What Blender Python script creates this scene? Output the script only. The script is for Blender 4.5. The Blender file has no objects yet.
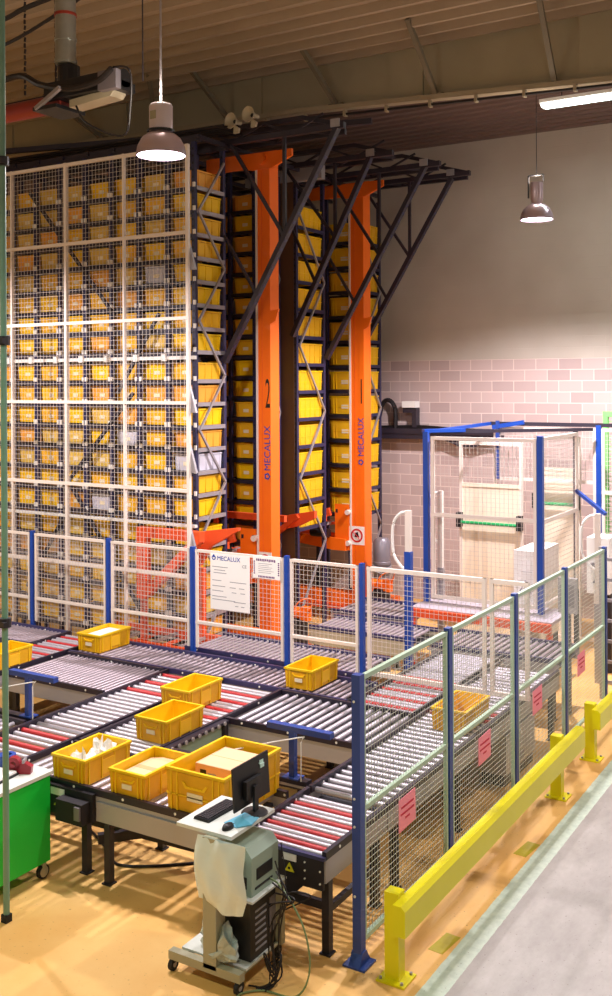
import bpy, bmesh, math, random
from mathutils import Vector, Matrix
random.seed(7)
scn = bpy.context.scene
COL = scn.collection
PI = math.pi

# ------------------------------------------------------------------ materials
def srgb(c):
    def f(v):
        v = v/255.0
        return v/12.92 if v <= 0.04045 else ((v+0.055)/1.055)**2.4
    return (f(c[0]), f(c[1]), f(c[2]), 1)
def new_mat(name):
    m = bpy.data.materials.new(name); m.use_nodes = True
    return m, m.node_tree.nodes, m.node_tree.links, m.node_tree.nodes['Principled BSDF']
def mat(name, rgb, rough=0.5, metal=0.0, noise=0.12, scale=6.0, bump=0.0, alpha=1.0, trans=0.0):
    m, N, L, b = new_mat(name)
    c = srgb(rgb)
    b.inputs['Roughness'].default_value = rough
    b.inputs['Metallic'].default_value = metal
    if noise > 0:
        tc = N.new('ShaderNodeTexCoord'); nz = N.new('ShaderNodeTexNoise'); nz.inputs['Scale'].default_value = scale
        nz.inputs['Detail'].default_value = 5
        L.new(tc.outputs['Object'], nz.inputs['Vector'])
        mx = N.new('ShaderNodeMix'); mx.data_type = 'RGBA'
        mx.inputs['A'].default_value = tuple(v*(1-noise) for v in c[:3])+(1,)
        mx.inputs['B'].default_value = tuple(min(1, v*(1+noise)) for v in c[:3])+(1,)
        L.new(nz.outputs['Fac'], mx.inputs['Factor']); L.new(mx.outputs['Result'], b.inputs['Base Color'])
        if bump > 0:
            bp = N.new('ShaderNodeBump'); bp.inputs['Strength'].default_value = bump; bp.inputs['Distance'].default_value = 0.02
            L.new(nz.outputs['Fac'], bp.inputs['Height']); L.new(bp.outputs['Normal'], b.inputs['Normal'])
    else:
        b.inputs['Base Color'].default_value = c
    if alpha < 1: b.inputs['Alpha'].default_value = alpha
    if trans > 0: b.inputs['Transmission Weight'].default_value = trans
    return m
def emit(name, rgb, s):
    m, N, L, b = new_mat(name)
    b.inputs['Base Color'].default_value = srgb(rgb)
    b.inputs['Emission Color'].default_value = srgb(rgb); b.inputs['Emission Strength'].default_value = s
    return m
M = {}
M['yellow'] = mat('tote yellow plastic', (250, 200, 10), 0.42, noise=.08)
M['amber'] = mat('tote amber plastic', (242, 186, 30), 0.45, noise=.1)
M['orangetote'] = mat('tote orange plastic', (238, 168, 58), 0.45, noise=.1)
M['tantote'] = mat('tote tan plastic', (226, 188, 84), 0.5, noise=.12)
M['greytote'] = mat('tote pale grey plastic', (205, 203, 215), 0.5, noise=.06)
M['toteslot'] = mat('tote grip shade', (150, 95, 10), 0.6, noise=.05)
M['worn'] = mat('worn yellow plastic', (242, 194, 14), 0.42, noise=.16, scale=9)
M['shaded'] = mat('grimy amber tote wall', (228, 168, 14), 0.5, noise=.25, scale=8)  # shade of the near sides put into the wall colour, plus random mottling
M['slot'] = mat('grip dark', (60, 40, 10), 0.7, noise=0)
M['totelabel'] = mat('tote paper label', (240, 225, 190), 0.6, noise=.05)
M['orange'] = mat('orange paint', (248, 112, 18), 0.4, noise=.07, scale=2)
M['redorange'] = mat('red orange paint', (228, 84, 36), 0.45, noise=.08, scale=3)
M['navy'] = mat('navy rack steel', (44, 43, 78), 0.45, noise=.15, scale=5)
M['darksteel'] = mat('dark truss steel', (44, 38, 50), 0.5, noise=.15)
M['blue'] = mat('blue post paint', (20, 68, 160), 0.4, noise=.08, scale=3)
M['darkblue'] = mat('dark blue post paint', (38, 68, 145), 0.42, noise=.1, scale=3)
M['cream'] = mat('cream frame paint', (228, 216, 206), 0.5, noise=.04)
M['wire'] = mat('pale wire', (205, 196, 190), 0.5, noise=0)
M['sidewire'] = mat('grey wire', (180, 182, 168), 0.5, noise=0)
M['greengrey'] = mat('pale green grey frame paint', (172, 196, 172), 0.45, noise=.05)
M['steel'] = mat('zinc roller steel', (196, 190, 200), 0.35, .35, noise=.1, scale=12)
M['dullsteel'] = mat('dull roller steel', (175, 162, 170), 0.4, .45, noise=.15, scale=12)
M['redroller'] = mat('red sleeve roller', (190, 48, 52), 0.45, noise=.1, scale=9)
M['railblack'] = mat('black rail', (38, 32, 48), 0.4, noise=.1)
M['railnavy'] = mat('navy rail', (62, 60, 102), 0.4, .2, noise=.1)
M['sidegrey'] = mat('grey side panel', (172, 168, 172), 0.42, .3, noise=.08, scale=3)
M['leg'] = mat('dark leg steel', (40, 36, 44), 0.5, noise=.15)
M['panelgreen'] = mat('grey green panel', (150, 175, 160), 0.4, .2, noise=.08)
M['barrier'] = mat('yellow barrier paint', (236, 226, 8), 0.35, noise=.06, scale=3)
M['white'] = mat('white panel', (238, 236, 232), 0.5, noise=.03)
M['paper'] = mat('paper', (242, 240, 238), 0.7, noise=.02)
M['pink'] = mat('pink paper', (255, 152, 172), 0.7, noise=.03)
M['redink'] = mat('red ink', (200, 45, 75), 0.7, noise=0)
M['inkblue'] = mat('blue ink', (28, 66, 165), 0.6, noise=0)
M['inkgrey'] = mat('grey ink', (150, 150, 160), 0.7, noise=0)
M['inkpurple'] = mat('purple ink', (105, 60, 120), 0.7, noise=0)
M['black'] = mat('black plastic', (24, 23, 26), 0.42, noise=.1)
M['rubber'] = mat('rubber', (30, 30, 32), 0.75, noise=.1)
M['card'] = mat('cardboard', (222, 165, 115), 0.75, noise=.07, scale=4)
M['beigebox'] = mat('beige cardboard', (228, 190, 150), 0.75, noise=.06, scale=4)
M['bag'] = mat('thin white plastic', (226, 236, 234), 0.45, noise=.05, scale=9, bump=.5)
M['clearbag'] = mat('crumpled clear plastic', (215, 228, 225), 0.25, noise=.15, scale=14, bump=1, trans=.35)
M['desk'] = mat('pale grey desk', (212, 216, 210), 0.45, noise=.05)
M['cartgrey'] = mat('cart beige grey paint', (165, 160, 135), 0.45, noise=.06)
M['printer'] = mat('printer grey green', (150, 168, 152), 0.5, noise=.05)
M['green'] = mat('green cabinet paint', (22, 196, 62), 0.38, noise=.12, scale=2.5)
M['polegreen'] = mat('grey green pole paint', (112, 152, 134), 0.45, noise=.15, scale=5)
M['redplastic'] = mat('dark red plastic', (150, 22, 40), 0.35, noise=.1)
M['bluepaper'] = mat('blue film', (95, 175, 205), 0.35, noise=.2, scale=15)
M['galv'] = mat('galvanised duct', (165, 170, 165), 0.3, .75, noise=.25, scale=8)
M['chrome'] = mat('polished lamp shade', (205, 188, 202), 0.3, .55, noise=.05)
M['lamphousing'] = mat('lamp housing', (225, 215, 225), 0.35, .3, noise=.05)
M['pipered'] = mat('red brown pipe', (140, 42, 28), 0.45, noise=.15)
M['horn'] = mat('horn cream', (178, 168, 144), 0.5, noise=.06)
M['cable'] = mat('black cable', (28, 22, 24), 0.55, noise=0)
M['cablegreen'] = mat('grey green cable', (120, 140, 95), 0.55, noise=0)
M['fascia'] = mat('fascia sheet', (168, 158, 132), 0.7, noise=.12, scale=1.2)
M['beamtrim'] = mat('beam trim', (165, 152, 126), 0.6, noise=.1)
M['brace'] = mat('knee brace', (112, 104, 86), 0.6, noise=.1)
M['bracesilver'] = mat('grey brace', (165, 160, 165), 0.45, .4, noise=.1)
M['motor'] = mat('grey motor', (128, 122, 130), 0.4, .3, noise=.1)
M['tag'] = mat('warning yellow', (235, 225, 40), 0.5, noise=0)
M['doorcream'] = mat('cream door panel', (236, 222, 200), 0.5, noise=.03)
M['doorgreen'] = mat('green push bar', (20, 150, 85), 0.4, noise=.05)
M['platform'] = mat('grey deck sheet', (170, 160, 170), 0.5, noise=.15, scale=8)
M['netgreen'] = mat('green mesh', (120, 205, 110), 0.5, noise=.05)
M['glow'] = emit('lamp lens', (255, 240, 255), 14)
M['glow2'] = emit('tube light', (235, 255, 250), 5)
M['screenlabel'] = mat('white sticker', (200, 230, 220), 0.5, noise=0)
M['signred'] = mat('sign red', (205, 30, 35), 0.5, noise=0)
M['shadesheet'] = mat('brown shade sheet', (92, 66, 48), .6)
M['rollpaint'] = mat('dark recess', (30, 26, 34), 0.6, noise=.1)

def floor_mat():
    m, N, L, b = new_mat('painted warehouse floor')
    tc = N.new('ShaderNodeTexCoord'); sx = N.new('ShaderNodeSeparateXYZ'); L.new(tc.outputs['Object'], sx.inputs[0])
    def noise(sc, det=6, rg=.6):
        n = N.new('ShaderNodeTexNoise'); n.inputs['Scale'].default_value = sc; n.inputs['Detail'].default_value = det
        n.inputs['Roughness'].default_value = rg; L.new(tc.outputs['Object'], n.inputs['Vector']); return n
    def ramp(src, p0, c0, p1, c1):
        r = N.new('ShaderNodeValToRGB'); e = r.color_ramp.elements
        e[0].position = p0; e[0].color = c0; e[1].position = p1; e[1].color = c1
        L.new(src, r.inputs['Fac']); return r
    n1 = noise(1.1); n2 = noise(14)
    yel = ramp(n1.outputs['Fac'], .3, srgb((228, 172, 92)), .72, srgb((240, 196, 122)))
    mpg = N.new('ShaderNodeMapping'); mpg.inputs['Scale'].default_value = (1.2, .55, 1); L.new(tc.outputs['Object'], mpg.inputs['Vector'])
    n3 = noise(3, 8, .7); L.new(mpg.outputs[0], n3.inputs['Vector'])
    gry = ramp(n3.outputs['Fac'], .3, srgb((150, 143, 138)), .7, srgb((180, 174, 170)))
    wht = ramp(n2.outputs['Fac'], .3, srgb((186, 205, 190)), .7, srgb((212, 228, 212)))
    # wobble of the paint edges
    wob = N.new('ShaderNodeMath'); wob.operation = 'MULTIPLY_ADD'; wob.inputs[1].default_value = .02; L.new(n2.outputs['Fac'], wob.inputs[0]); L.new(sx.outputs[0], wob.inputs[2])
    def step(v):
        g = N.new('ShaderNodeMath'); g.operation = 'GREATER_THAN'; g.inputs[1].default_value = v; L.new(wob.outputs[0], g.inputs[0]); return g
    a = step(-3.015); c = step(-2.84)
    m1 = N.new('ShaderNodeMix'); m1.data_type = 'RGBA'; L.new(a.outputs[0], m1.inputs['Factor']); L.new(yel.outputs[0], m1.inputs['A']); L.new(wht.outputs[0], m1.inputs['B'])
    m2 = N.new('ShaderNodeMix'); m2.data_type = 'RGBA'; L.new(c.outputs[0], m2.inputs['Factor']); L.new(m1.outputs['Result'], m2.inputs['A']); L.new(gry.outputs[0], m2.inputs['B'])
    sp = noise(38, 2); spr = ramp(sp.outputs['Fac'], .26, (.45, .4, .35, 1), .33, (1, 1, 1, 1))
    m3 = N.new('ShaderNodeMix'); m3.data_type = 'RGBA'; m3.blend_type = 'MULTIPLY'; m3.inputs['Factor'].default_value = .8
    L.new(m2.outputs['Result'], m3.inputs['A']); L.new(spr.outputs[0], m3.inputs['B'])
    L.new(m3.outputs['Result'], b.inputs['Base Color'])
    b.inputs['Roughness'].default_value = .5
    return m
M['floor'] = floor_mat()
def wall_mat():
    m, N, L, b = new_mat('block wall with plaster above')
    tc = N.new('ShaderNodeTexCoord'); sx = N.new('ShaderNodeSeparateXYZ'); L.new(tc.outputs['Object'], sx.inputs[0])
    cb = N.new('ShaderNodeCombineXYZ'); L.new(sx.outputs[0], cb.inputs[0]); L.new(sx.outputs[2], cb.inputs[1])
    br = N.new('ShaderNodeTexBrick'); L.new(cb.outputs[0], br.inputs['Vector'])
    br.inputs['Color1'].default_value = srgb((198, 176, 172)); br.inputs['Color2'].default_value = srgb((168, 148, 146)); br.inputs['Mortar'].default_value = srgb((226, 208, 200))
    br.inputs['Scale'].default_value = 1; br.inputs['Brick Width'].default_value = .42; br.inputs['Row Height'].default_value = .2
    br.inputs['Mortar Size'].default_value = .008; br.inputs['Mortar Smooth'].default_value = .2; br.inputs['Bias'].default_value = -.35
    nz = N.new('ShaderNodeTexNoise'); nz.inputs['Scale'].default_value = .9; L.new(tc.outputs['Object'], nz.inputs['Vector'])
    rp = N.new('ShaderNodeValToRGB'); e = rp.color_ramp.elements; e[0].position = .3; e[1].position = .7
    e[0].color = srgb((186, 176, 164)); e[1].color = srgb((200, 191, 180)); L.new(nz.outputs['Fac'], rp.inputs['Fac'])
    g = N.new('ShaderNodeMath'); g.operation = 'GREATER_THAN'; g.inputs[1].default_value = 4.6; L.new(sx.outputs[2], g.inputs[0])
    mx = N.new('ShaderNodeMix'); mx.data_type = 'RGBA'; L.new(g.outputs[0], mx.inputs['Factor']); L.new(br.outputs['Color'], mx.inputs['A']); L.new(rp.outputs[0], mx.inputs['B'])
    L.new(mx.outputs['Result'], b.inputs['Base Color']); b.inputs['Roughness'].default_value = .8
    bp = N.new('ShaderNodeBump'); bp.invert = True; bp.inputs['Strength'].default_value = .3; bp.inputs['Distance'].default_value = .01
    L.new(br.outputs['Fac'], bp.inputs['Height']); L.new(bp.outputs['Normal'], b.inputs['Normal'])
    return m
M['wall'] = wall_mat()
M['plaster'] = mat('plaster wall', (178, 170, 158), 0.8, noise=.08, scale=1)
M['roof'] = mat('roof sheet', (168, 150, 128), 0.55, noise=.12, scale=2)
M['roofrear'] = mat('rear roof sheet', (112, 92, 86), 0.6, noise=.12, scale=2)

# ------------------------------------------------------------------ mesh builder
class MB:
    def __init__(s): s.v = []; s.f = []; s.m = []; s.mats = []
    def mi(s, m):
        if m not in s.mats: s.mats.append(m)
        return s.mats.index(m)
    def add(s, vs, fs, m):
        o = len(s.v); s.v += [tuple(p) for p in vs]; k = s.mi(m)
        for f in fs: s.f.append(tuple(i+o for i in f)); s.m.append(k)
    def box(s, x0, x1, y0, y1, z0, z1, m):
        vs = [(x0,y0,z0),(x1,y0,z0),(x1,y1,z0),(x0,y1,z0),(x0,y0,z1),(x1,y0,z1),(x1,y1,z1),(x0,y1,z1)]
        s.add(vs, [(0,3,2,1),(4,5,6,7),(0,1,5,4),(1,2,6,5),(2,3,7,6),(3,0,4,7)], m)
    def frustum(s, b, t, m, caps=True):   # b,t = (x0,x1,y0,y1,z)
        vs = [(b[0],b[2],b[4]),(b[1],b[2],b[4]),(b[1],b[3],b[4]),(b[0],b[3],b[4]),(t[0],t[2],t[4]),(t[1],t[2],t[4]),(t[1],t[3],t[4]),(t[0],t[3],t[4])]
        s.add(vs, [(0,3,2,1),(4,5,6,7),(0,1,5,4),(1,2,6,5),(2,3,7,6),(3,0,4,7)] if caps else [(0,1,5,4),(1,2,6,5),(2,3,7,6),(3,0,4,7)], m)
    def bar(s, p, q, w, h, m, up=(0,0,1)):
        p = Vector(p); q = Vector(q); d = (q-p).normalized(); up = Vector(up)
        if abs(d.dot(up)) > .98: up = Vector((0,1,0))
        a = d.cross(up).normalized(); b = a.cross(d).normalized()
        vs = []
        for c in (p, q):
            for i, j in ((-1,-1),(1,-1),(1,1),(-1,1)): vs.append(c + a*(i*w/2) + b*(j*h/2))
        s.add(vs, [(0,1,2,3),(7,6,5,4),(0,4,5,1),(1,5,6,2),(2,6,7,3),(3,7,4,0)], m)
    def cyl(s, p, q, r, m, n=12, r2=None, caps=True):
        p = Vector(p); q = Vector(q); d = (q-p).normalized(); up = Vector((0,0,1)) if abs(d.z) < .9 else Vector((0,1,0))
        a = d.cross(up).normalized(); b = a.cross(d); r2 = r if r2 is None else r2
        vs = [p + (a*math.cos(2*PI*i/n)+b*math.sin(2*PI*i/n))*r for i in range(n)] + [q + (a*math.cos(2*PI*i/n)+b*math.sin(2*PI*i/n))*r2 for i in range(n)]
        fs = [(i, i+n, (i+1)%n+n, (i+1)%n) for i in range(n)]
        if caps: fs += [tuple(range(n)), tuple(range(2*n-1, n-1, -1))]
        s.add(vs, fs, m)
    def lathe(s, c, prof, m, n=24, ax='z'):
        vs = []
        for r, z in prof:
            for i in range(n):
                t = 2*PI*i/n; x, y = r*math.cos(t), r*math.sin(t)
                vs.append((c[0]+x, c[1]+y, c[2]+z) if ax == 'z' else ((c[0]+x, c[1]+z, c[2]+y) if ax == 'y' else (c[0]+z, c[1]+x, c[2]+y)))
        fs = []
        for k in range(len(prof)-1):
            for i in range(n): fs.append((k*n+i, k*n+(i+1)%n, (k+1)*n+(i+1)%n, (k+1)*n+i))
        s.add(vs, fs, m)
    def tube(s, pts, r, m, n=6, sm=6):
        P = [Vector(p) for p in pts]
        if sm > 1 and len(P) > 2:
            Q = []
            E = [P[0]] + P + [P[-1]]
            for i in range(len(P)-1):
                a, b, c, d = E[i:i+4]
                for k in range(sm):
                    t = k/sm
                    Q.append(.5*((2*b)+(c-a)*t+(2*a-5*b+4*c-d)*t*t+(3*b-a-3*c+d)*t**3))
            Q.append(P[-1]); P = Q
        vs = []; fs = []
        for i, p in enumerate(P):
            d = (P[min(i+1, len(P)-1)]-P[max(i-1, 0)]).normalized()
            up = Vector((0,0,1)) if abs(d.z) < .95 else Vector((0,1,0))
            a = d.cross(up).normalized(); b = a.cross(d)
            vs += [p+(a*math.cos(2*PI*k/n)+b*math.sin(2*PI*k/n))*r for k in range(n)]
        for i in range(len(P)-1):
            for k in range(n): fs.append((i*n+k, i*n+(k+1)%n, (i+1)*n+(k+1)%n, (i+1)*n+k))
        fs.append(tuple(range(n-1,-1,-1))); fs.append(tuple((len(P)-1)*n+k for k in range(n)))
        s.add(vs, fs, m)
    def prism(s, poly, axis, a, b, m):    # poly in the two other axes
        def mk(u, v, w): return (w, u, v) if axis == 'x' else ((u, w, v) if axis == 'y' else (u, v, w))
        n = len(poly); vs = [mk(u, v, a) for u, v in poly] + [mk(u, v, b) for u, v in poly]
        s.add(vs, [tuple(range(n)), tuple(range(2*n-1, n-1, -1))] + [(i, (i+1)%n, (i+1)%n+n, i+n) for i in range(n)], m)
    def mesh(s, name, smooth=False):
        me = bpy.data.meshes.new(name); me.from_pydata(s.v, [], s.f)
        for m in s.mats: me.materials.append(M[m])
        me.polygons.foreach_set('material_index', s.m)
        bm = bmesh.new(); bm.from_mesh(me); bmesh.ops.recalc_face_normals(bm, faces=bm.faces); bm.to_mesh(me); bm.free()
        if smooth:
            me.polygons.foreach_set('use_smooth', [True]*len(me.polygons))
            me.set_sharp_from_angle(angle=math.radians(40))
        me.update(); return me
    def build(s, name, parent=None, smooth=False, label=None):
        return link(name, s.mesh(name, smooth), parent, label)
def link(name, me, parent=None, label=None, loc=None, rz=None):
    o = bpy.data.objects.new(name, me); COL.objects.link(o)
    if parent: o.parent = parent
    if label: o['label'] = label
    if loc is not None: o.location = loc
    if rz is not None: o.rotation_euler[2] = rz
    return o
def tag(o, label, cat, group=None, kind=None):
    o['label'] = label; o['category'] = cat
    if group: o['group'] = group
    if kind: o['kind'] = kind
    return o
def thing(name, label, cat, loc=(0,0,0), rz=0, group=None):
    o = bpy.data.objects.new(name, None); COL.objects.link(o); o.empty_display_size = .1
    o.location = loc; o.rotation_euler[2] = rz
    return tag(o, label, cat, group)
def struct(o): o['kind'] = 'structure'; return o
def dup(root, loc, rz=None, label=None):
    r = root.copy(); COL.objects.link(r); r.location = loc
    if rz is not None: r.rotation_euler[2] = rz
    if label: r['label'] = label
    for ch in list(root.children):
        c = ch.copy(); COL.objects.link(c); c.parent = r
        for g in list(ch.children):
            d = g.copy(); COL.objects.link(d); d.parent = c
    return r
def text(name, body, size, loc, rot, m, parent, align='LEFT', depth=.001, bold=0.0, sx=1.0):
    cu = bpy.data.curves.new(name, 'FONT'); cu.body = body; cu.size = size; cu.align_x = align; cu.extrude = depth; cu.offset = bold
    t = bpy.data.objects.new(name+'_tmp', cu); COL.objects.link(t)
    dg = bpy.context.evaluated_depsgraph_get(); me = bpy.data.meshes.new_from_object(t.evaluated_get(dg))
    bpy.data.objects.remove(t); bpy.data.curves.remove(cu)
    me.materials.clear(); me.materials.append(M[m])
    o = bpy.data.objects.new(name, me); COL.objects.link(o); o.parent = parent
    o.location = loc; o.rotation_euler = rot; o.scale = (sx, 1, 1)
    return o

# ------------------------------------------------------------------ setting
XL, XR, YF, YB = -22.0, 5.0, -6.0, 18.0
b = MB(); b.box(XL, XR, YF, YB, -.2, 0, 'floor'); struct(b.build('floor'))
b = MB(); b.box(XL-.3, XR+.3, YB, YB+.3, -.2, 10.4, 'wall'); struct(b.build('wall_back'))
b = MB(); b.box(XL-.3, XL, YF, YB, -.2, 10.4, 'plaster'); struct(b.build('wall_left'))
b = MB(); b.box(XR, XR+.3, YF, YB, -.2, 10.4, 'plaster'); struct(b.build('wall_right'))
b = MB(); b.box(XL-.3, XR+.3, YF-.3, YF, -.2, 10.4, 'plaster'); struct(b.build('wall_front'))
def corrugated(name, y0, y1, z, pitch, rib, m, t=.25):
    b = MB(); pts = []; y = y0
    while y < y1-pitch*.5:
        for dy, dz in ((0, 0), (pitch*.72, 0), (pitch*.77, -rib), (pitch*.91, -rib), (pitch*.96, 0)):
            pts.append((min(y+dy, y1), z+dz))
        y += pitch
    pts.append((y1, z)); pts += [(y1, z+t), (y0, z+t)]
    b.prism(pts, 'x', XL, XR, m)
    return struct(b.build(name))
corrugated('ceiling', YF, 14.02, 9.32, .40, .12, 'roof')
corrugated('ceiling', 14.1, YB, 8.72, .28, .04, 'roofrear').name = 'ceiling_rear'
# fascia between the two roofs, its lower edge dropping to the right
def fz(x): return 8.52 - (x+8.5)*.054 if x > -8.5 else 8.52 - (x+8.5)*.016
b = MB()
b.prism([(XL, 9.4), (XR, 9.4), (XR, fz(XR)), (-8.5, 8.52), (XL, fz(XL))], 'y', 14.02, 14.1, 'fascia')
x = XL+.5
while x < XR:                                     # broad pilaster folds of the sheet
    b.box(x, x+.55, 13.985, 14.02, fz(x+.5)+.05, 9.3, 'fascia'); x += 2.9
struct(b.build('trim_1'))
b = MB(); b.bar((XL, 13.95, fz(XL)), (-8.5, 13.95, 8.52), .16, .07, 'beamtrim'); b.bar((-8.5, 13.95, 8.52), (XR, 13.95, fz(XR)), .16, .07, 'beamtrim')
struct(b.build('trim_2'))
for i, (p, q) in enumerate([((-13.3,13.0,9.3),(-12.75,13.93,8.62)), ((-10.2,13.15,9.3),(-9.95,13.93,8.56)), ((-8.1,13.15,9.3),(-7.9,13.93,8.52)), ((-6.25,13.05,9.3),(-6.2,13.93,8.42)), ((-4.35,13.0,9.3),(-4.42,13.93,8.32)), ((-11.0,13.1,9.3),(-11.5,13.93,8.6))]):
    b = MB(); b.bar(p, q, .07, .07, 'brace'); b.bar((q[0]-.12, q[1], q[2]), (q[0]+.12, q[1], q[2]), .1, .05, 'brace')
    o = b.build('roof_brace'); o['kind'] = 'structure'
b = MB(); b.bar((-10.3, 13.88, 8.46), (-3.4, 13.88, 8.16), .04, .03, 'cable')
for k in range(9):
    xx = -9.9+k*.72; b.box(xx, xx+.04, 13.84, 13.92, 8.46-(xx+10.3)*.0435-.04, 8.46-(xx+10.3)*.0435+.06, 'tag' if False else 'beamtrim')
tag(b.build('cable_run'), 'black cable run clipped under the grey roof beam', 'cable')

# floor marks
def patch(x, y, w, d, rz):
    b = MB(); b.box(-w/2, w/2, -d/2, d/2, 0, .002, 'patch'); return link('trim_3', b.mesh('floor_mark'), None, None, (x, y, 0), rz)
M['patch'] = mat('olive floor mark', (176, 160, 34), .55, noise=.2, scale=12)
for p in [(-3.115, 7.06, .12, .28, -.1), (-3.105, 8.86, .12, .30, -.1)]: struct(patch(*p))

# ------------------------------------------------------------------ totes
def tote_geo(w, d, h, body, slot='toteslot', lab='totelabel', rows=0, label=True, cav=True, wall=None):
    """stacking container, base on z=0, w along x, d along y"""
    b = MB(); tp = .018
    B = (-w/2+tp, w/2-tp, -d/2+tp, d/2-tp, 0); T = (-w/2+.008, w/2-.008, -d/2+.008, d/2-.008, h-.03)
    wall = wall or body; b.frustum(B, T, wall, caps=False); b.box(B[0], B[1], B[2], B[3], 0, .008, body)
    k = .016
    b.frustum((B[0]+k, B[1]-k, B[2]+k, B[3]-k, .012), (T[0]+k, T[1]-k, T[2]+k, T[3]-k, h), body, caps=False)
    b.box(B[0]+k, B[1]-k, B[2]+k, B[3]-k, .008, .012, body)
    # rim
    for x0, x1, y0, y1 in ((-w/2, w/2, -d/2, -d/2+.026), (-w/2, w/2, d/2-.026, d/2), (-w/2, -w/2+.026, -d/2+.026, d/2-.026), (w/2-.026, w/2, -d/2+.026, d/2-.026)):
        b.box(x0, x1, y0, y1, h-.022, h, body)
    # ribs on the four sides
    def rib_x(x, y, z0, z1, s): b.box(x-.006, x+.006, min(y, y+s*.014), max(y, y+s*.014), z0, z1, body)
    for s in (-1, 1):
        ye = s*(d/2-.018)
        for x in (-w*.40, -w*.30, w*.30, w*.40): rib_x(x, ye, .01, h-.02, s)
        for z in ((h*.42,) if rows else ()): b.box(-w/2+.012, w/2-.012, min(ye, ye+s*.014), max(ye, ye+s*.014), z-.005, z+.005, body)
        b.box(-w*.2, w*.2, min(ye, ye+s*.008), max(ye, ye+s*.008), h-.062, h-.034, slot)
        xe = s*(w/2-.018)
        n = 4 if d > .7 else 3
        for i in range(n+1):
            y = -d*.40+i*(d*.80/n); b.box(min(xe, xe+s*.014), max(xe, xe+s*.014), y-.006, y+.006, .01, h-.02, body)
        b.box(min(xe, xe+s*.008), max(xe, xe+s*.008), -d*.08, d*.08, h-.062, h-.036, slot)
        if rows: b.box(min(xe, xe+s*.014), max(xe, xe+s*.014), -d/2+.012, d/2-.012, h*.42-.005, h*.42+.005, body)
    if label: b.box(-w*.12, w*.12, -d/2+.008, -d/2+.012, h*.30, h*.52, lab)
    return b
RMESH = {}
for c in ('yellow', 'amber', 'orangetote', 'tantote', 'greytote'):
    RMESH[c] = tote_geo(.425, .60, .24, c).mesh('rack_tote_'+c)
    RMESH[c+'_big'] = tote_geo(.60, .80, .33, c, rows=1, wall='amber' if c == 'yellow' else None).mesh('rack_tote_big_'+c)
CN = {'yellow': 'yellow', 'amber': 'amber yellow', 'orangetote': 'orange', 'tantote': 'tan yellow', 'greytote': 'pale grey'}
ORD = ['first', 'second', 'third', 'fourth', 'fifth', 'sixth', 'seventh', 'eighth', 'ninth', 'tenth', 'eleventh', 'twelfth', 'thirteenth', 'fourteenth', 'fifteenth', 'sixteenth', 'seventeenth', 'eighteenth', 'nineteenth', 'twentieth', 'twenty-first', 'twenty-second', 'twenty-third', 'twenty-fourth']

# ------------------------------------------------------------------ racks
SW = .0
def rack(label, xs, xend, y0, y1, zs, bh, ztop, pitchlabel, big=False, wide=.40, frontbrace=True, clip=True, zigstep=.78, zlow=.0, ledge='bracesilver'):
    R = thing('storage_rack', label, 'storage rack', (xend, (y0+y1)/2, 0), 0, 'tote racks')
    ox, oy = xend, (y0+y1)/2
    def B(): return MB()
    def put(b, name, lab=None):
        me = b.mesh(name)
        o = link(name, me, R, lab); o.location = (-ox, -oy, 0); return o
    # uprights between the columns (front and rear)
    edges = [xend-.03] + [(xs[i]+xs[i+1])/2 for i in range(len(xs)-1)] + [xs[-1]-wide/2-.07]
    for x in edges:
        for y in (y0-.03, y1+.03):
            b = B(); b.box(x-.03, x+.03, y-.03, y+.03, 0, ztop, 'navy')
            if x == edges[0]:
                z = .3
                while z < ztop-.1: b.box(x-.012, x+.012, y-.034, y+.034, z, z+.03, 'rollpaint'); z += .1
            put(b, 'upright')
    for z in zs:
        b = B(); zz = z-bh/2-.012
        b.box(edges[-1]-.03, edges[0], y0-.05, y0-.02, zz-.06, zz, 'darksteel')
        b.box(edges[-1]-.03, edges[0], y1+.02, y1+.05, zz-.07, zz, 'navy')
        for x in xs:
            for s in (-1, 1): b.box(x+s*(wide/2-.02)-.025, x+s*(wide/2-.02)+.025, y0-.02, y1+.02, zz-.012, zz, 'railnavy')
        b.box(xend-.02, xend+.01, y0-.02, y1+.02, zz-.045, zz+.012, ledge)
        if clip:
            c = b
            for x in xs:
                for s in (-1, 1):
                    xx = x+s*(wide/2+.035)
                    c.box(xx-.018, xx+.018, y0-.075, y0-.05, zz-.01, zz+.055, 'white')
        put(b, 'shelf')
    z = zlow+.4; s = 0
    while z+zigstep < ztop:
        b = B(); a, c = (y0, y1) if s == 0 else (y1, y0)
        b.bar((xend+.02, a, z), (xend+.02, c, z+zigstep), .03, .03, 'bracesilver'); put(b, 'brace', 'light grey diagonal brace on the end frame'); z += zigstep; s = 1-s
    return R
R1X = [-9.115, -9.645, -10.2, -10.72, -11.25, -11.78, -12.28, -12.8]
R1Z = [7.11-.334*k for k in range(8)] + [4.36, 4.03, 3.70, 3.38, 3.05, 2.73, 2.40] + [1.99, 1.66, 1.33, .99, .65]
r1 = rack('navy steel rack of small totes behind the white mesh screen, nearest the conveyors', R1X, -8.87, 11.62, 12.24, R1Z, .225, 7.62, '')
for p, q in (((-12.1,11.53,7.2),(-10.35,11.53,5.2)), ((-10.0,11.53,4.05),(-11.3,11.53,2.7)), ((-11.3,11.53,2.7),(-9.9,11.53,.9)), ((-9.5,11.53,5.2),(-10.3,11.53,4.05)), ((-12.2,11.53,1.0),(-11.3,11.53,2.3))):
    b = MB(); b.bar(p, q, .045, .045, 'darksteel'); o = b.build('brace', r1); o.location = (8.87, -11.93, 0)
b = MB(); b.box(-13.1, -8.85, 11.50, 11.56, 4.53, 4.58, 'white')
for x in R1X: b.box(x-.30, x-.22, 11.46, 11.50, 4.51, 4.61, 'white')
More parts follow.
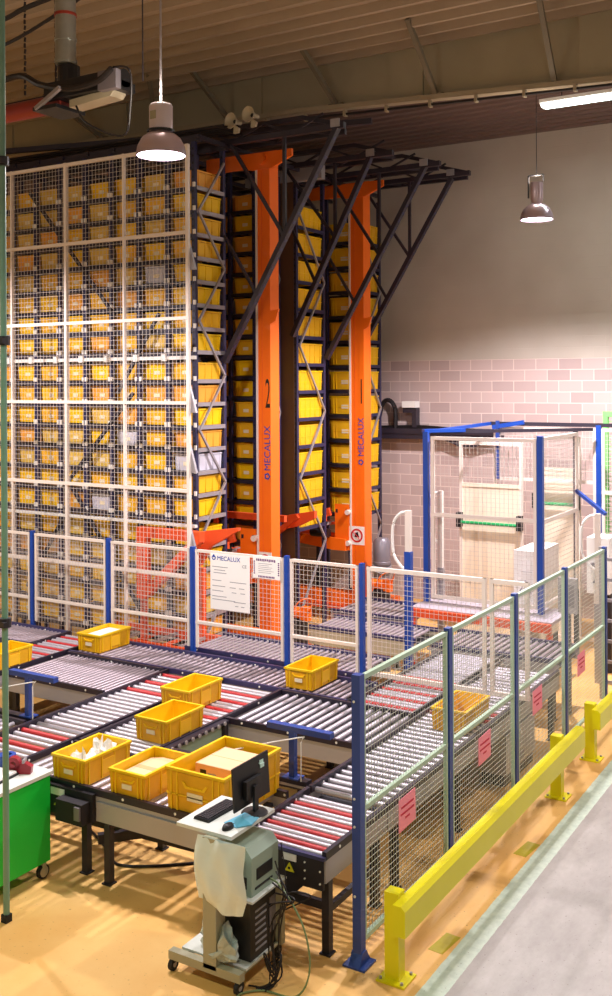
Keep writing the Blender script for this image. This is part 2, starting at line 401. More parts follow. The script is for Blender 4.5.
o = b.build('tie_rail', r1, label='pale grey horizontal tie rail across the rack front'); o.location = (8.87, -11.93, 0)
b = MB(); b.box(-13.1, -8.85, 11.50, 11.56, 2.15, 2.19, 'white'); o = b.build('tie_rail', r1, label='pale grey horizontal tie rail across the rack front'); o.location = (8.87, -11.93, 0)
GREY = {(1,4), (2,11), (0,12), (3,14)}
for i, x in enumerate(R1X):
    for k, z in enumerate(R1Z):
        c = 'greytote' if (i, k) in GREY else random.choice(['yellow', 'yellow', 'amber', 'amber', 'orangetote', 'tantote'] if k > 3 else ['amber', 'tantote', 'orangetote', 'yellow'])
        o = link('storage_tote', RMESH[c], None, None, (x, 11.93+random.uniform(-.01, .02), z-.1125))
        tag(o, '%s tote behind the mesh screen, %s column from rack end, %s shelf down' % (CN[c], ORD[i], ORD[k]), 'tote', 'totes in the mesh screened rack')
# second rack, small totes on its near side
R2Z = [.75+.334*k for k in range(20)]
X2 = [-9.45, -9.97, -10.5]
rack('dark rack of small totes between the two orange masts, its near half', X2, -9.2, 13.62, 14.24, R2Z, .225, 7.6, '', clip=False, zigstep=1.1, ledge='navy')
for i, x in enumerate(X2):
    for k, z in enumerate(reversed(R2Z)):
        c = 'greytote' if (i, k) in ((1, 10), (1, 5)) else random.choice(['orangetote', 'amber', 'amber', 'yellow'])
        o = link('storage_tote', RMESH[c], None, None, (x, 13.93, z-.1125))
        tag(o, '%s tote in rack behind left orange mast, %s column in, %s shelf down' % (CN[c], ORD[i], ORD[k]), 'tote', 'totes behind the left mast')
BZ = [1.95+.455*k for k in range(12)]
X3 = [-9.22, -9.92]
r2b = rack('navy rack of deep totes between the two orange masts, its far half', X3, -8.9, 14.38, 15.20, BZ, .33, 7.6, '', wide=.6, clip=False, zigstep=1.1, ledge='navy')
b = MB(); b.box(-9.6, -8.95, 14.31, 14.325, .4, 7.5, 'shadesheet'); o = b.build('shade_sheet', r2b, label='dark brown sheet added for the shade of the mast'); o.location = (8.9, -14.79, 0)  # sheet added where the mast's shade falls on the rack front
for i, x in enumerate(X3):
    for k, z in enumerate(reversed(BZ)):
        c = random.choice(['yellow', 'amber', 'yellow'])
        o = link('deep_tote', RMESH[c+'_big'], None, None, (x, 14.79, z-.165))
        tag(o, '%s deep tote between the masts, %s column in, %s shelf down' % (CN[c], ORD[i], ORD[k]), 'tote', 'deep totes between the masts')
X4 = [-9.22, -9.92]
rack('dark rack of deep totes behind the right orange mast by the block wall', X4, -8.9, 16.5, 17.3, BZ, .33, 7.6, '', wide=.6, clip=False, zigstep=1.1, ledge='navy')
for i, x in enumerate(X4):
    for k, z in enumerate(reversed(BZ)):
        c = random.choice(['yellow', 'amber', 'yellow'])
        o = link('deep_tote', RMESH[c+'_big'], None, None, (x, 16.9, z-.165))
        tag(o, '%s deep tote in rack by the wall, %s column in, %s shelf down' % (CN[c], ORD[i], ORD[k]), 'tote', 'deep totes in the farthest rack')

# overhead lattice girders with raking struts
def lattice(label, y, x1, base, top, z0=7.72, xl=-13.2, two=True):
    R = thing('overhead_girder', label, 'girder', (x1, y, z0))
    def put(b, n): o = b.build(n, R); o.location = (-x1, -y, -z0); return o
    b = MB(); b.bar((xl, y, z0), (x1+.12, y, z0), .08, .08, 'darksteel'); put(b, 'chord')
    b = MB(); b.bar((xl, y+.42, z0+.02), (x1-.1, y+.42, z0+.02), .06, .08, 'darksteel'); put(b, 'chord')
    b = MB(); b.bar((xl, y+.1, z0+.22), (x1-.6, y+.1, z0+.22), .06, .06, 'darksteel'); b.bar((x1-.6, y+.1, z0+.22), (x1+.1, y, z0), .06, .06, 'darksteel'); put(b, 'chord')
    b = MB(); x = xl; s = 0
    while x+.5 < x1:
        b.bar((x, y if s else y+.42, z0+.02), (x+.5, y+.42 if s else y, z0+.02), .03, .03, 'darksteel')
        b.bar((x, y, z0 if s else z0+.22), (x+.5, y+.05, z0+.22 if s else z0), .03, .03, 'darksteel'); x += .5; s = 1-s
    put(b, 'lacing')
    b = MB(); b.bar(base, top, .10, .07, 'darksteel')
    n = 26
    for i in range(1, n):
        p = Vector(base).lerp(Vector(top), i/n); d = (Vector(top)-Vector(base)).normalized()*.02
        b.bar(p-d, p+d, .06, .078, 'bracesilver' if False else 'navy')
    put(b, 'raking_strut')
    bs, tp = Vector(base), Vector(top)
    b = MB(); m1 = bs.lerp(tp, .55); b.bar(m1, (m1.x, m1.y, z0), .045, .045, 'darksteel'); b.bar(m1, (m1.x-.95, m1.y, z0), .045, .045, 'darksteel')
    m2 = bs.lerp(tp, .3); b.bar(m2, (bs.x, bs.y, m2.z+.9), .04, .04, 'darksteel'); put(b, 'web_member')
    b = MB(); b.box(tp.x-.07, tp.x+.07, tp.y-.07, tp.y-.05, z0-.02, z0+.09, 'bracesilver'); put(b, 'gusset')
lattice('dark steel lattice girder and raking strut nearest the camera, from the mesh screened rack', 12.27, -6.95, (-8.87, 12.27, 4.5), (-6.95, 12.27, 7.7))
lattice('dark steel lattice girder and raking strut crossing in front of the right mast', 14.15, -7.15, (-8.87, 14.15, 4.95), (-7.4, 14.15, 7.75))
lattice('dark steel lattice girder ending over the right mast, second from the wall', 15.25, -6.85, (-8.87, 15.25, 4.6), (-7.0, 15.25, 7.7))
lattice('farthest dark steel lattice girder and raking strut against the plaster wall', 16.5, -6.85, (-8.87, 16.5, 4.8), (-7.07, 16.5, 7.72), z0=7.78)
# cross members over the racks, seen over the mesh screen
R = thing('top_frame', 'dark steel frame running over the tops of the totes', 'frame', (-11, 11.6, 7.6))
def putr(b, n, lab=None): o = b.build(n, R, label=lab); o.location = (11, -11.6, -7.6); return o
b = MB()
for y in (11.62, 12.26, 13.6): b.bar((-13.4, y, 7.66), (-8.8, y, 7.66), .07, .1, 'darksteel')
putr(b, 'long_beam')
b = MB()
for i in range(9): b.bar((-13.0+i*.52, 11.55, 7.68), (-13.0+i*.52, 17.2, 7.68), .06, .06, 'darksteel')
putr(b, 'cross_beam')
b = MB(); b.box(-9.9, -8.4, 14.3, 14.42, 7.5, 7.9, 'sidegrey'); b.bar((-13.2, 11.5, 7.95), (-6.9, 13.2, 7.98), .08, .08, 'darksteel'); putr(b, 'service_rail')
b = MB()
for k in range(5): b.bar((-13.2, 11.75+k*.1, 7.85), (-8.5, 11.75+k*.1, 7.83), .03, .03, 'cable')
putr(b, 'cable_bundle')

# ------------------------------------------------------------------ mesh screens and fences
def wires(p0, p1, z0, z1, pitch, w, m):
    """wire netting between two plan points"""
    b = MB(); p0 = Vector(p0); p1 = Vector(p1); L = (p1-p0).length; n = max(1, round(L/pitch)); k = max(1, round((z1-z0)/pitch))
    for i in range(1, n):
        p = p0.lerp(p1, i/n); b.bar((p.x, p.y, z0), (p.x, p.y, z1), w, w, m)
    for j in range(1, k):
        z = z0+(z1-z0)*j/k; b.bar((p0.x, p0.y, z), (p1.x, p1.y, z), w, w, m)
    return b
def frame(p0, p1, z0, z1, t, m, mids=(), bottom=True):
    b = MB(); p0 = Vector(p0); p1 = Vector(p1); d = (p1-p0).normalized()
    for p in (p0+d*t*.52, p1-d*t*.52): b.bar((p.x, p.y, z0), (p.x, p.y, z1), t*.93, t*.93, m)
    for z in ((z0+t/2, z1-t/2) if bottom else (z1-t/2,))+tuple(mids): b.bar((p0.x, p0.y, z), (p1.x, p1.y, z), t, t, m)
    return b
scr = thing('mesh_screen', 'tall white wire mesh screen in front of the tote rack', 'mesh screen', (-8.41, 10.8, 0))
SX = [-8.41, -9.52, -10.62, -11.72, -12.82]
SZ = [.12, .5, 1.62, 2.76, 3.93, 5.06, 6.2, 7.34]
def ps(b, n, parent=scr, off=(8.41, -10.8, 0)): o = b.build(n, parent); o.location = off; return o
for i, x in enumerate(SX):
    b = MB(); w = .03 if i % 2 else .045; b.box(x-w/2, x+w/2, 10.78, 10.83, 0, 7.37, 'cream')
    if i == 0:
        for z in SZ[1:]: b.bar((x, 10.8, z), (x, 10.8, z), .001, .001, 'cream') if False else None
    ps(b, 'screen_post')
for i in range(len(SX)-1):
    for j in range(1, len(SZ)-1):
        ps(wires((SX[i+1], 10.8), (SX[i], 10.8), SZ[j], SZ[j+1], .066, .0038, 'wire'), 'wire_panel')
for z in SZ[1:]:
    b = MB(); b.box(SX[-1], SX[0], 10.775, 10.825, z-.022, z+.022, 'cream'); ps(b, 'screen_rail')
for z in (5.8, 3.9, 3.1, 2.0):
    b = MB(); b.prism([(-8.42, z+.3), (-8.42, z-.1), (-8.3, z-.1)], 'y', 10.82, 10.86, 'bracesilver'); ps(b, 'gusset_plate')

bf = thing('safety_fence', 'blue posted mesh safety fence running across behind the conveyors', 'fence', (-7, 10.45, 0))
off = (7, -10.45, 0)
BX = [-12.4, -10.95, -9.51, -8.08, -6.65, -5.62]
BY = 10.45
for x in BX:
    b = MB(); b.box(x-.025, x+.025, BY-.03, BY+.03, 0, 2.1, 'blue'); b.box(x-.09, x+.09, BY-.07, BY+.07, 0, .012, 'blue'); ps(b, 'post', bf, off)
segs = [(BX[i]+.05, BX[i+1]-.05) for i in range(5)]
for a, c in segs:
    fr = ps(frame((a, BY), (c, BY), .82, 2.07, .035, 'cream', (1.14,), False), 'panel_frame', bf, off)
    b = wires((a+.02, BY), (c-.02, BY), .83, 2.06, .055, .0034, 'wire'); b.build('wire_mesh', fr)
gate = thing('mesh_gate', 'cream framed mesh gate in the cross fence, nearest the corner', 'gate', (-5.5, 10.45, 0))
off = (5.5, -10.45, 0)
for a, c in ((-5.55, -4.1), (-4.06, -3.62)):
    fr = ps(frame((a, BY), (c, BY), .82, 2.07, .045, 'cream', ()), 'gate_leaf', gate, off)
    wires((a+.02, BY), (c-.02, BY), .83, 2.06, .055, .0034, 'wire').build('wire_mesh', fr)

sf = thing('safety_fence', 'mesh safety fence with navy posts running beside the yellow barrier', 'fence', (-3.56, 6.5, 0))
off = (3.56, -6.5, 0)
SY = [6.5, 8.12, 9.76, 11.4, 13.05]
FX = -3.535
for i, y in enumerate(SY):
    b = MB(); b.box(FX-(.034 if i == 0 else .026), FX+(.034 if i == 0 else .026), y-.036, y+.036, 0, 2.09, 'darkblue')
    b.box(FX-.09, FX+.09, y-.09, y+.09, 0, .014, 'darkblue')
    b.prism([(y-.085, .012), (y-.03, .10), (y+.03, .10), (y+.085, .012)], 'x', FX-.045, FX+.045, 'darkblue')
    for z in (1.9, 1.2, 1.0, .5): b.cyl((FX-.01, y-.041, z), (FX-.01, y-.048, z), .009, 'white', 8)
    ps(b, 'post', sf, off)
for i in range(4):
    a, c = SY[i]+.05, SY[i+1]-.05
    fr = ps(frame((FX, a), (FX, c), .14, 2.07, .035, 'greengrey', (1.1,)), 'panel_frame', sf, off)
    wires((FX, a+.02), (FX, c-.02), .15, 2.06, .045, .0030, 'sidewire').build('wire_mesh', fr)
# pink papers on the side fence
for n, y, z, lab in ((0, 7.24, .85, 'pink notice sheet on the side fence, nearest the corner post'), (1, 8.87, .84, 'pink notice sheet on the second bay of the side fence'),
                (2, 10.35, .88, 'pink notice sheet on the third bay of the side fence'), (3, 11.92, .89, 'pink notice sheet on the farthest bay of the side fence')):
    t = thing('notice_sheet', lab, 'sign', (FX+.03, y, z), 0, 'pink notices on the side fence')
    b = MB()
    b.prism([(-.15, -.13), (.15, -.12), (.145, .13), (-.15, .12)], 'x', 0, .003, 'pink'); b.build('sheet', t)
    b = MB()
    for k, (l, zz) in enumerate(((.11, .05), (.12, .0), (.04, -.045))): b.box(.003, .0045, -l, l, zz-.008, zz+.008, 'redink')
    b.build('writing', t)

# signs on the back fence
t = thing('sign_board', 'large white supplier sign board with blue heading on the cross fence', 'sign', (-7.77, BY-.035, 1.35))
b = MB(); b.box(0, .60, -.006, 0, 0, .70, 'paper'); b.build('board', t)
b = MB(); b.lathe((.055, -.0075, .645), [(.030, 0), (.030, -.001), (.018, -.001), (.018, 0)], 'inkblue', 16, 'y'); b.box(.046, .064, -.009, -.006, .65, .685, 'inkblue'); b.build('logo', t)
text('heading', 'MECALUX', .078, (.105, -.0075, .618), (PI/2, 0, 0), 'inkblue', t, bold=0)
text('mark', 'CE', .055, (.49, -.0075, .55), (PI/2, 0, 0), 'inkgrey', t)
b = MB()
for x0, l, z in ((.03, .24, .53), (.06, .17, .49), (.05, .20, .455), (.03, .14, .36), (.30, .25, .355), (.03, .20, .29), (.30, .09, .285), (.44, .08, .285), (.03, .17, .23), (.33, .07, .225), (.46, .07, .225), (.03, .22, .16), (.03, .35, .12), (.36, .18, .11), (.38, .05, .06), (.47, .05, .06)):
    b.box(x0, x0+l, -.0075, -.006, z, z+.008, 'inkgrey')
b.build('small_print', t)
t = thing('notice_sheet', 'small white notice with purple bordered print beside the blue post', 'sign', (-7.12, BY-.035, 1.80))
b = MB(); b.box(0, .40, -.005, 0, 0, .26, 'paper'); b.build('sheet', t)
b = MB()
random.seed(3)
for k in range(11):
    b.box(.05+k*.026, .05+k*.026+.018, -.0065, -.005, .215-random.uniform(0, .008), .24, 'inkpurple'); b.box(.08+k*.022, .08+k*.022+.015, -.0065, -.005, .012, .035, 'inkpurple')
for k in range(7): b.box(.012, .030, -.0065, -.005, .05+k*.024, .066+k*.024, 'inkpurple'); b.box(.365, .385, -.0065, -.005, .05+k*.024, .066+k*.024, 'inkpurple')
for k in range(6): b.box(.08, .08+random.uniform(.14, .24), -.0065, -.005, .07+k*.022, .075+k*.022, 'inkgrey')
b.build('writing', t)

# ------------------------------------------------------------------ conveyors
ROLL = {}
def roller_mesh(L, r, m):
    key = (round(L, 3), r, m)
    if key not in ROLL:
        b = MB(); b.cyl((-L/2, 0, 0), (L/2, 0, 0), r, m, 12); b.cyl((-L/2-.012, 0, 0), (L/2+.012, 0, 0), r*.35, 'railblack', 6)
        ROLL[key] = b.mesh('roller', True)
    return ROLL[key]
def conveyor(label, x0, x1, y0, y1, axis, pitch, r=.024, z=.75, base='steel', red=None, rails=(1,1), railm='railblack', sidem='sidegrey', legs=(), drop=.16, name='roller_conveyor', tray=False):
    """axis = direction of the roller axes; rails run the other way"""
    R = thing(name, label, 'conveyor', ((x0+x1)/2, (y0+y1)/2, 0)); ox, oy = R.location.x, R.location.y
    w = .035
    def put(b, n, lab=None): o = b.build(n, R, label=lab); o.location = (-ox, -oy, 0); return o
    if axis == 'X':
        L = (x1-x0)-2*w; n = int((y1-y0-.04)/pitch)
        for i in range(n):
            y = y0+.02+pitch/2+i*pitch
            m = 'redroller' if red and red(y, i) else base
            o = link('roller', roller_mesh(L, r, m), R, 'red sleeved roller' if m == 'redroller' else None, ((x0+x1)/2-ox, y-oy, z-r))
        for s, (a, c) in enumerate(((x0, x0+w), (x1-w, x1))):
            if rails[s]:
                b = MB(); b.box(a, c, y0, y1, z-.03, z+.028, railm)
                b.box(a+.004, c-.004, y0, y1, z-drop, z-.03, sidem)
                yy = y0+.2
                while yy < y1: b.cyl((a-.003, yy, z), (c+.003, yy, z), .012, 'white', 8); yy += .55
                put(b, 'side_rail')
    else:
        L = (y1-y0)-2*w; n = int((x1-x0-.04)/pitch)
        me0 = None
        for i in range(n):
            x = x0+.02+pitch/2+i*pitch
            m = 'redroller' if red and red(x, i) else base
            link('roller', roller_mesh(L, r, m), R, 'red sleeved roller' if m == 'redroller' else None, (x-ox, (y0+y1)/2-oy, z-r), PI/2)
        for s, (a, c) in enumerate(((y0, y0+w), (y1-w, y1))):
            if rails[s]:
                b = MB(); b.box(x0, x1, a, c, z-.03, z+.028, railm)
                b.box(x0, x1, a+.004, c-.004, z-drop, z-.03, sidem)
                xx = x0+.2
                while xx < x1: b.cyl((xx, a-.003, z), (xx, c+.003, z), .012, 'white', 8); xx += .55
                put(b, 'side_rail')
    if tray:  # tray is an added dark sheet that darkens the roller gaps
        b = MB(); b.box(x0+.04, x1-.04, y0+.04, y1-.04, z-.12, z-.10, 'rollpaint'); put(b, 'gap_shade', 'dark sheet added to darken the gaps between rollers')
    for lx, ly in legs:
        b = MB(); b.box(lx-.03, lx+.03, ly-.03, ly+.03, 0.01, z-drop+.05, 'leg'); b.box(lx-.045, lx+.045, ly-.045, ly+.045, 0, .012, 'leg')
        put(b, 'leg')
    return R, put
# long line against the fence
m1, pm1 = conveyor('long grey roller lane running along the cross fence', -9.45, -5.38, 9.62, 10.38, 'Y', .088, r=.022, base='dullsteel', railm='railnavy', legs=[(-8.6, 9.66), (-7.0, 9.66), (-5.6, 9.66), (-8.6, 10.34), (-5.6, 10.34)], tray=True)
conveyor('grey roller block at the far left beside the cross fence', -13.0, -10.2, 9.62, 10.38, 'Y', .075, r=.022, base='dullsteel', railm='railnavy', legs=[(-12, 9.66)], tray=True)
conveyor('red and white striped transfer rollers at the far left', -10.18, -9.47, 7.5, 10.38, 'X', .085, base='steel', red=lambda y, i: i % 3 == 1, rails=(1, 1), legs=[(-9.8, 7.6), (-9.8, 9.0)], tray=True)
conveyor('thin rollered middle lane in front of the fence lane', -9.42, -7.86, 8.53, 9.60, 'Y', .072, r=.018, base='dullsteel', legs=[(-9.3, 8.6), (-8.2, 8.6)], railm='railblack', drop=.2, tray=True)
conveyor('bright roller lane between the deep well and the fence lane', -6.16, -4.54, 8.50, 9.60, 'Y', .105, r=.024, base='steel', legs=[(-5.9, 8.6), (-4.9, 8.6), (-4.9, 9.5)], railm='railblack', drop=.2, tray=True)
fr_ = lambda y, i: (y > 8.75 or y < 7.35) and i % 3 == 1
conveyor('left cross lane of widely spaced rollers with red striped ends', -7.82, -7.06, 6.48, 9.60, 'X', .105, r=.027, base='steel', red=fr_, legs=[(-7.7, 6.6), (-7.2, 6.6), (-7.5, 8.0)])
conveyor('cross lane of rollers carrying the two empty totes', -7.02, -6.18, 7.28, 9.60, 'X', .09, base='steel', red=lambda y, i: y > 8.2 and i % 3 == 1, legs=[(-6.9, 7.4), (-6.3, 8.2)])
conveyor('front left roller lane beside the green cabinet', -9.6, -7.86, 6.62, 7.40, 'Y', .09, base='steel', legs=[(-9.0, 6.7), (-8.0, 6.7)])
front, pf = conveyor('front roller lane carrying the three loaded totes', -7.02, -4.60, 6.44, 7.24, 'Y', .1, base='steel', legs=[(-5.90, 6.47), (-6.20, 6.52), (-5.93, 7.2), (-4.75, 7.15)], drop=.13)
b = MB(); b.box(-6.0, -4.62, 6.425, 6.44, .52, .68, 'sidegrey'); pf(b, 'cover_panel', 'brushed grey cover panel')
b = MB(); b.box(-6.72, -6.02, 6.40, 6.44, .50, .74, 'rollpaint'); b.box(-6.35, -6.05, 6.30, 6.40, .50, .68, 'rollpaint'); b.box(-6.12, -6.06, 6.28, 6.30, .55, .66, 'motor'); pf(b, 'drive_box', 'black drive box')
b = MB(); b.box(-6.5, -6.34, 6.396, 6.40, .66, .72, 'paper'); b.prism([(-6.46, .57), (-6.36, .57), (-6.41, .65)], 'y', 6.394, 6.40, 'tag'); pf(b, 'warning_label', 'white tag over yellow warning triangle')
b = MB(); b.bar((-7.0, 6.9, .22), (-4.7, 7.0, .22), .05, .05, 'leg'); b.box(-7.7, -6.2, 6.9, 6.96, .3, .42, 'leg'); pf(b, 'cross_brace')
b = MB(); b.bar((-6.1, 6.55, .3), (-5.2, 7.6, .3), .06, .08, 'leg'); pf(b, 'cross_brace')
conveyor('long right hand roller lane running beside the side fence', -4.52, -3.76, 7.42, 11.9, 'X', .112, r=.025, base='steel', red=lambda y, i: 9.75 < y < 10.1 and i % 2 == 1,
     legs=[(-3.81, 7.62), (-3.8, 8.9), (-4.46, 8.9), (-3.8, 10.4), (-3.8, 11.7)], drop=.2, tray=True)
right, pr = conveyor('red and white striped roller unit at the near right corner of the conveyors', -4.52, -3.76, 6.42, 7.40, 'X', .068, r=.0205, base='steel', red=lambda y, i: i % 3 == 1,
     legs=[(-3.80, 6.5), (-4.48, 6.5), (-3.82, 7.29)], drop=.2)
b = MB(); b.box(-4.5, -3.78, 6.40, 6.43, .50, .72, 'rollpaint'); b.box(-4.52, -3.76, 6.395, 6.43, .72, .745, 'railnavy'); b.prism([(-4.35, .5), (-3.95, .5), (-4.05, .40), (-4.3, .40)], 'y', 6.41, 6.5, 'rollpaint')
for z in (.56, .62, .68): b.cyl((-3.93, 6.40, z), (-3.93, 6.392, z), .007, 'white', 8)
for z in (.55, .64): b.cyl((-3.80, 6.40, z), (-3.80, 6.392, z), .007, 'white', 8)
pr(b, 'end_plate', 'black end plate')
b = MB(); b.box(-4.12, -4.0, 6.388, 6.396, .665, .715, 'paper'); b.prism([(-4.10, .585), (-4.02, .585), (-4.06, .65)], 'y', 6.388, 6.396, 'tag'); b.cyl((-4.06, 6.388, .61), (-4.06, 6.386, .61), .01, 'black', 8); pr(b, 'warning_label', 'white tag over yellow warning triangle')
b = MB()
for z in (.3,): b.bar((-3.82, 6.5, z), (-3.82, 7.3, z), .04, .05, 'leg')
b.bar((-4.48, 6.5, .35), (-3.8, 6.5, .35), .04, .06, 'leg'); pr(b, 'cross_brace')
conveyor('second red striped lane running away beyond the corner', -5.34, -4.56, 9.64, 12.2, 'X', .09, base='steel', red=lambda y, i: y < 10.9 and i % 3 == 1, legs=[(-5.3, 11.9), (-4.6, 11.9)], tray=True)
# lanes behind the fence
conveyor('roller lane directly behind the cross fence under the sign board', -8.3, -5.75, 10.55, 11.42, 'Y', .085, base='dullsteel', railm='railnavy', legs=[(-8.5, 10.6), (-6, 11.3)], tray=True)
conveyor('near roller lane with beige side beyond the fence', -7.5, -5.85, 12.35, 13.1, 'Y', .085, base='dullsteel', sidem='horn', railm='railnavy', legs=[(-7.4, 12.4), (-6, 12.4)], drop=.24, tray=True)
conveyor('far roller lane at the foot of the right mast', -7.75, -6.55, 13.4, 14.4, 'Y', .1, base='dullsteel', railm='railnavy', legs=[(-7.6, 13.5), (-6.7, 13.5)], tray=True)
conveyor('small lane of rollers by the orange platform beam', -5.6, -3.9, 12.3, 13.2, 'Y', .09, base='dullsteel', legs=[(-5.5, 12.4), (-4, 12.4)], railm='railnavy', tray=True)

# belts (chain edge) beside the deep well
t = thing('chain_guide', 'grey green chain guide plate along the left edge of the right well', 'conveyor guide', (-6.1, 7.9, 0))
b = MB(); b.box(-.055, -.04, -.62, .58, .42, .74, 'panelgreen'); b.build('guide_plate', t)
b = MB(); b.box(-.08, -.0, -.62, .58, .74, .765, 'railblack')
for k in range(11): b.cyl((.0, -.55+k*.105, .752), (.01, -.55+k*.105, .752), .022, 'sidegrey', 8)
b.build('wheel_row', t)
b = MB(); b.box(-.06, -.0, .5, .56, .0, .74, 'leg'); b.box(-.06, 0, -.6, -.54, 0, .74, 'leg'); b.build('leg', t)
# well fronts with blue T posts
def tpost(x, y, label, w=.70):
    t = thing('sensor_post', label, 'post', (x, y, .78), 0, 'blue T posts in the conveyor wells')
    b = MB(); b.box(-.027, .027, -.027, .027, 0, .40, 'darkblue'); b.box(-.08, .08, -.06, .06, -.0, .012, 'darkblue'); b.build('post', t)
    b = MB(); b.box(-w/2+.10, w/2+.04, -.035, .035, .40, .45, 'darkblue'); b.build('crossbar', t)
    b = MB(); b.tube([(.11, -.05, 0), (.11, -.05, .33), (.08, -.05, .37), (-.55, -.35, .22)], .006, 'white', 6, 3); b.build('wire_stay', t)
for x0, x1, lab in ((-9.4, -7.86, 'left'), (-6.05, -4.56, 'right')):
    t = thing('well_beam', 'dark beam bridging the front of the %s conveyor well' % lab, 'beam', ((x0+x1)/2, 7.5, 0))
    h = (x1-x0)/2
    b = MB(); b.box(-h, h, -.045, .045, .70, .78, 'railblack'); b.build('beam', t)
    b = MB(); b.box(-h, h, -.05, -.045, .72, .74, 'sidegrey'); b.build('edge_strip', t)
    b = MB(); b.box(-h+.05, -h+.1, -.03, .03, 0, .70, 'leg'); b.box(h-.1, h-.05, -.03, .03, 0, .70, 'leg'); b.build('leg', t)
tpost(-7.93, 7.5, 'blue T shaped post standing in the left conveyor well')
tpost(-4.72, 7.5, 'blue T shaped post standing in the right conveyor well')
# under-floor gear in the left well
t = thing('drive_motor', 'dark drive motor and shafts down in the left conveyor well', 'motor', (-8.6, 8.0, 0))
b = MB(); b.cyl((-.3, .1, .25), (.25, .1, .25), .09, 'motor', 14); b.box(-.35, .3, 0, .2, 0, .16, 'leg'); b.build('motor_body', t)
b = MB(); b.cyl((-.7, -.2, .45), (.6, .1, .45), .03, 'steel', 8); b.cyl((-.7, .1, .4), (.6, -.2, .4), .03, 'leg', 8); b.box(-.72, -.66, -.22, .12, 0, .45, 'leg'); b.box(.56, .62, -.22, .12, 0, .45, 'leg'); b.build('shaft', t)

# ------------------------------------------------------------------ totes on the conveyors
def tote(label, x0, x1, y0, y1, h, z=.752, body='worn', rows=0):
    w, d = x1-x0, y1-y0
    t = thing('plastic_tote', label, 'tote', ((x0+x1)/2, (y0+y1)/2, z), 0, 'totes on the conveyors')
    g = tote_geo(w, d, h, body, rows=rows, slot='slot' if rows else 'toteslot', label=False, wall='shaded')
    g.build('tote_body', t)
    for s in (-1, 1):
        b = MB(); y = s*(d/2-.018)
        ya, yb = sorted((y, y+s*.016))
        b.prism([(-w*.22, h*.74), (-w*.16, h*.60), (w*.16, h*.60), (w*.22, h*.74), (w*.18, h*.74), (w*.13, h*.65), (-w*.13, h*.65), (-w*.18, h*.74)], 'y', ya, yb, 'yellow')
        b.build('handle_lip', t)
    b = MB(); b.box(-w*.13, w*.13, -d/2+.004, -d/2+.009, h*.34, h*.52, 'totelabel'); b.build('paper_label', t, label='small pale paper label')
    if not rows:
        for s in (-1, 1):
            b = MB(); xe = s*(w/2-.016); b.box(min(xe, xe+s*.012), max(xe, xe+s*.012), -.075, .075, h*.18, h*.74, 'amber'); b.build('card_holder', t)
    return t
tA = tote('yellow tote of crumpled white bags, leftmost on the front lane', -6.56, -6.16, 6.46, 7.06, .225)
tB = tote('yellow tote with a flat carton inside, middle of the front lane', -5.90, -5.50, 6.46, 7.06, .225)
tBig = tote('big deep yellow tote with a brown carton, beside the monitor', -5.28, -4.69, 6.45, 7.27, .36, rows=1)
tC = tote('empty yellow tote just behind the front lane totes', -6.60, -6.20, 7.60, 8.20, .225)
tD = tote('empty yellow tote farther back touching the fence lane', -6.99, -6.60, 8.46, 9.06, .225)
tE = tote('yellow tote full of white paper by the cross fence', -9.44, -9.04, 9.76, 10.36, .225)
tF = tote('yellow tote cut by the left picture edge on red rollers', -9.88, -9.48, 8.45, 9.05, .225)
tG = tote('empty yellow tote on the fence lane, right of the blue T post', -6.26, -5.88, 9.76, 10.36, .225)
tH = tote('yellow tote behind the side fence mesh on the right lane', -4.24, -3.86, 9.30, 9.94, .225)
def crumple(name, label, cat, loc, sx, sy, sz, m, seed, parent=None, n=18):
    random.seed(seed); b = MB(); vs = []; fs = []; rows = 12
    ph = [random.uniform(0, 6.3) for _ in range(8)]
    for j in range(rows+1):
        v = PI*j/rows
        for i in range(n):
            u = 2*PI*i/n
            r = 1+.16*math.sin(3*u+ph[0]+v*2)+.12*math.sin(5*u+ph[1]-3*v)+.10*math.sin(7*v+ph[2]+u)+random.uniform(-.07, .07)
            vs.append((sx*r*math.sin(v)*math.cos(u), sy*r*math.sin(v)*math.sin(u), sz*(1-math.cos(v))*(.5+.08*math.sin(4*u+ph[3]))*(1 if j < 7 else r)))
    for j in range(rows):
        for i in range(n): fs.append((j*n+i, j*n+(i+1)%n, (j+1)*n+(i+1)%n, (j+1)*n+i))
    b.add(vs, fs, m); o = b.build(name, parent)
    o.location = loc
    if not parent: tag(o, label, cat)
    return o
crumple('plastic_bag', 'crumpled white plastic bag at the near end of the leftmost front tote', 'bag', (-6.38, 6.66, .772), .12, .14, .15, 'white', 1)
crumple('plastic_bag', 'crumpled white plastic bag at the far end of the leftmost front tote', 'bag', (-6.34, 6.88, .772), .12, .11, .19, 'white', 2)
b = MB(); b.prism([(-.15, -.26), (.15, -.26), (.15, .16), (.09, .26), (-.06, .26), (-.15, .2)], 'z', 0, .14, 'beigebox'); b.box(-.148, .148, -.03, .03, .14, .1415, 'card')
o = b.build('flat_carton'); o.location = (-5.70, 6.76, .77); tag(o, 'flat beige carton lying in the middle front tote', 'box')
t = thing('cardboard_box', 'brown cardboard box sitting in the big deep tote', 'box', (-5.02, 6.96, .80))
b = MB(); b.box(-.19, .19, -.20, .22, -.03, .25, 'card'); b.build('carton', t)
b = MB(); b.box(-.188, .188, -.198, .218, .25, .254, 'beigebox'); b.box(-.188, .188, .005, .015, .254, .2548, 'card'); b.build('flaps', t, label='paler closed top flaps')
b = MB(); b.box(-.14, -.08, -.203, -.20, .17, .21, 'black'); b.box(-.06, .02, -.203, -.20, .18, .19, 'inkgrey'); b.build('print', t)
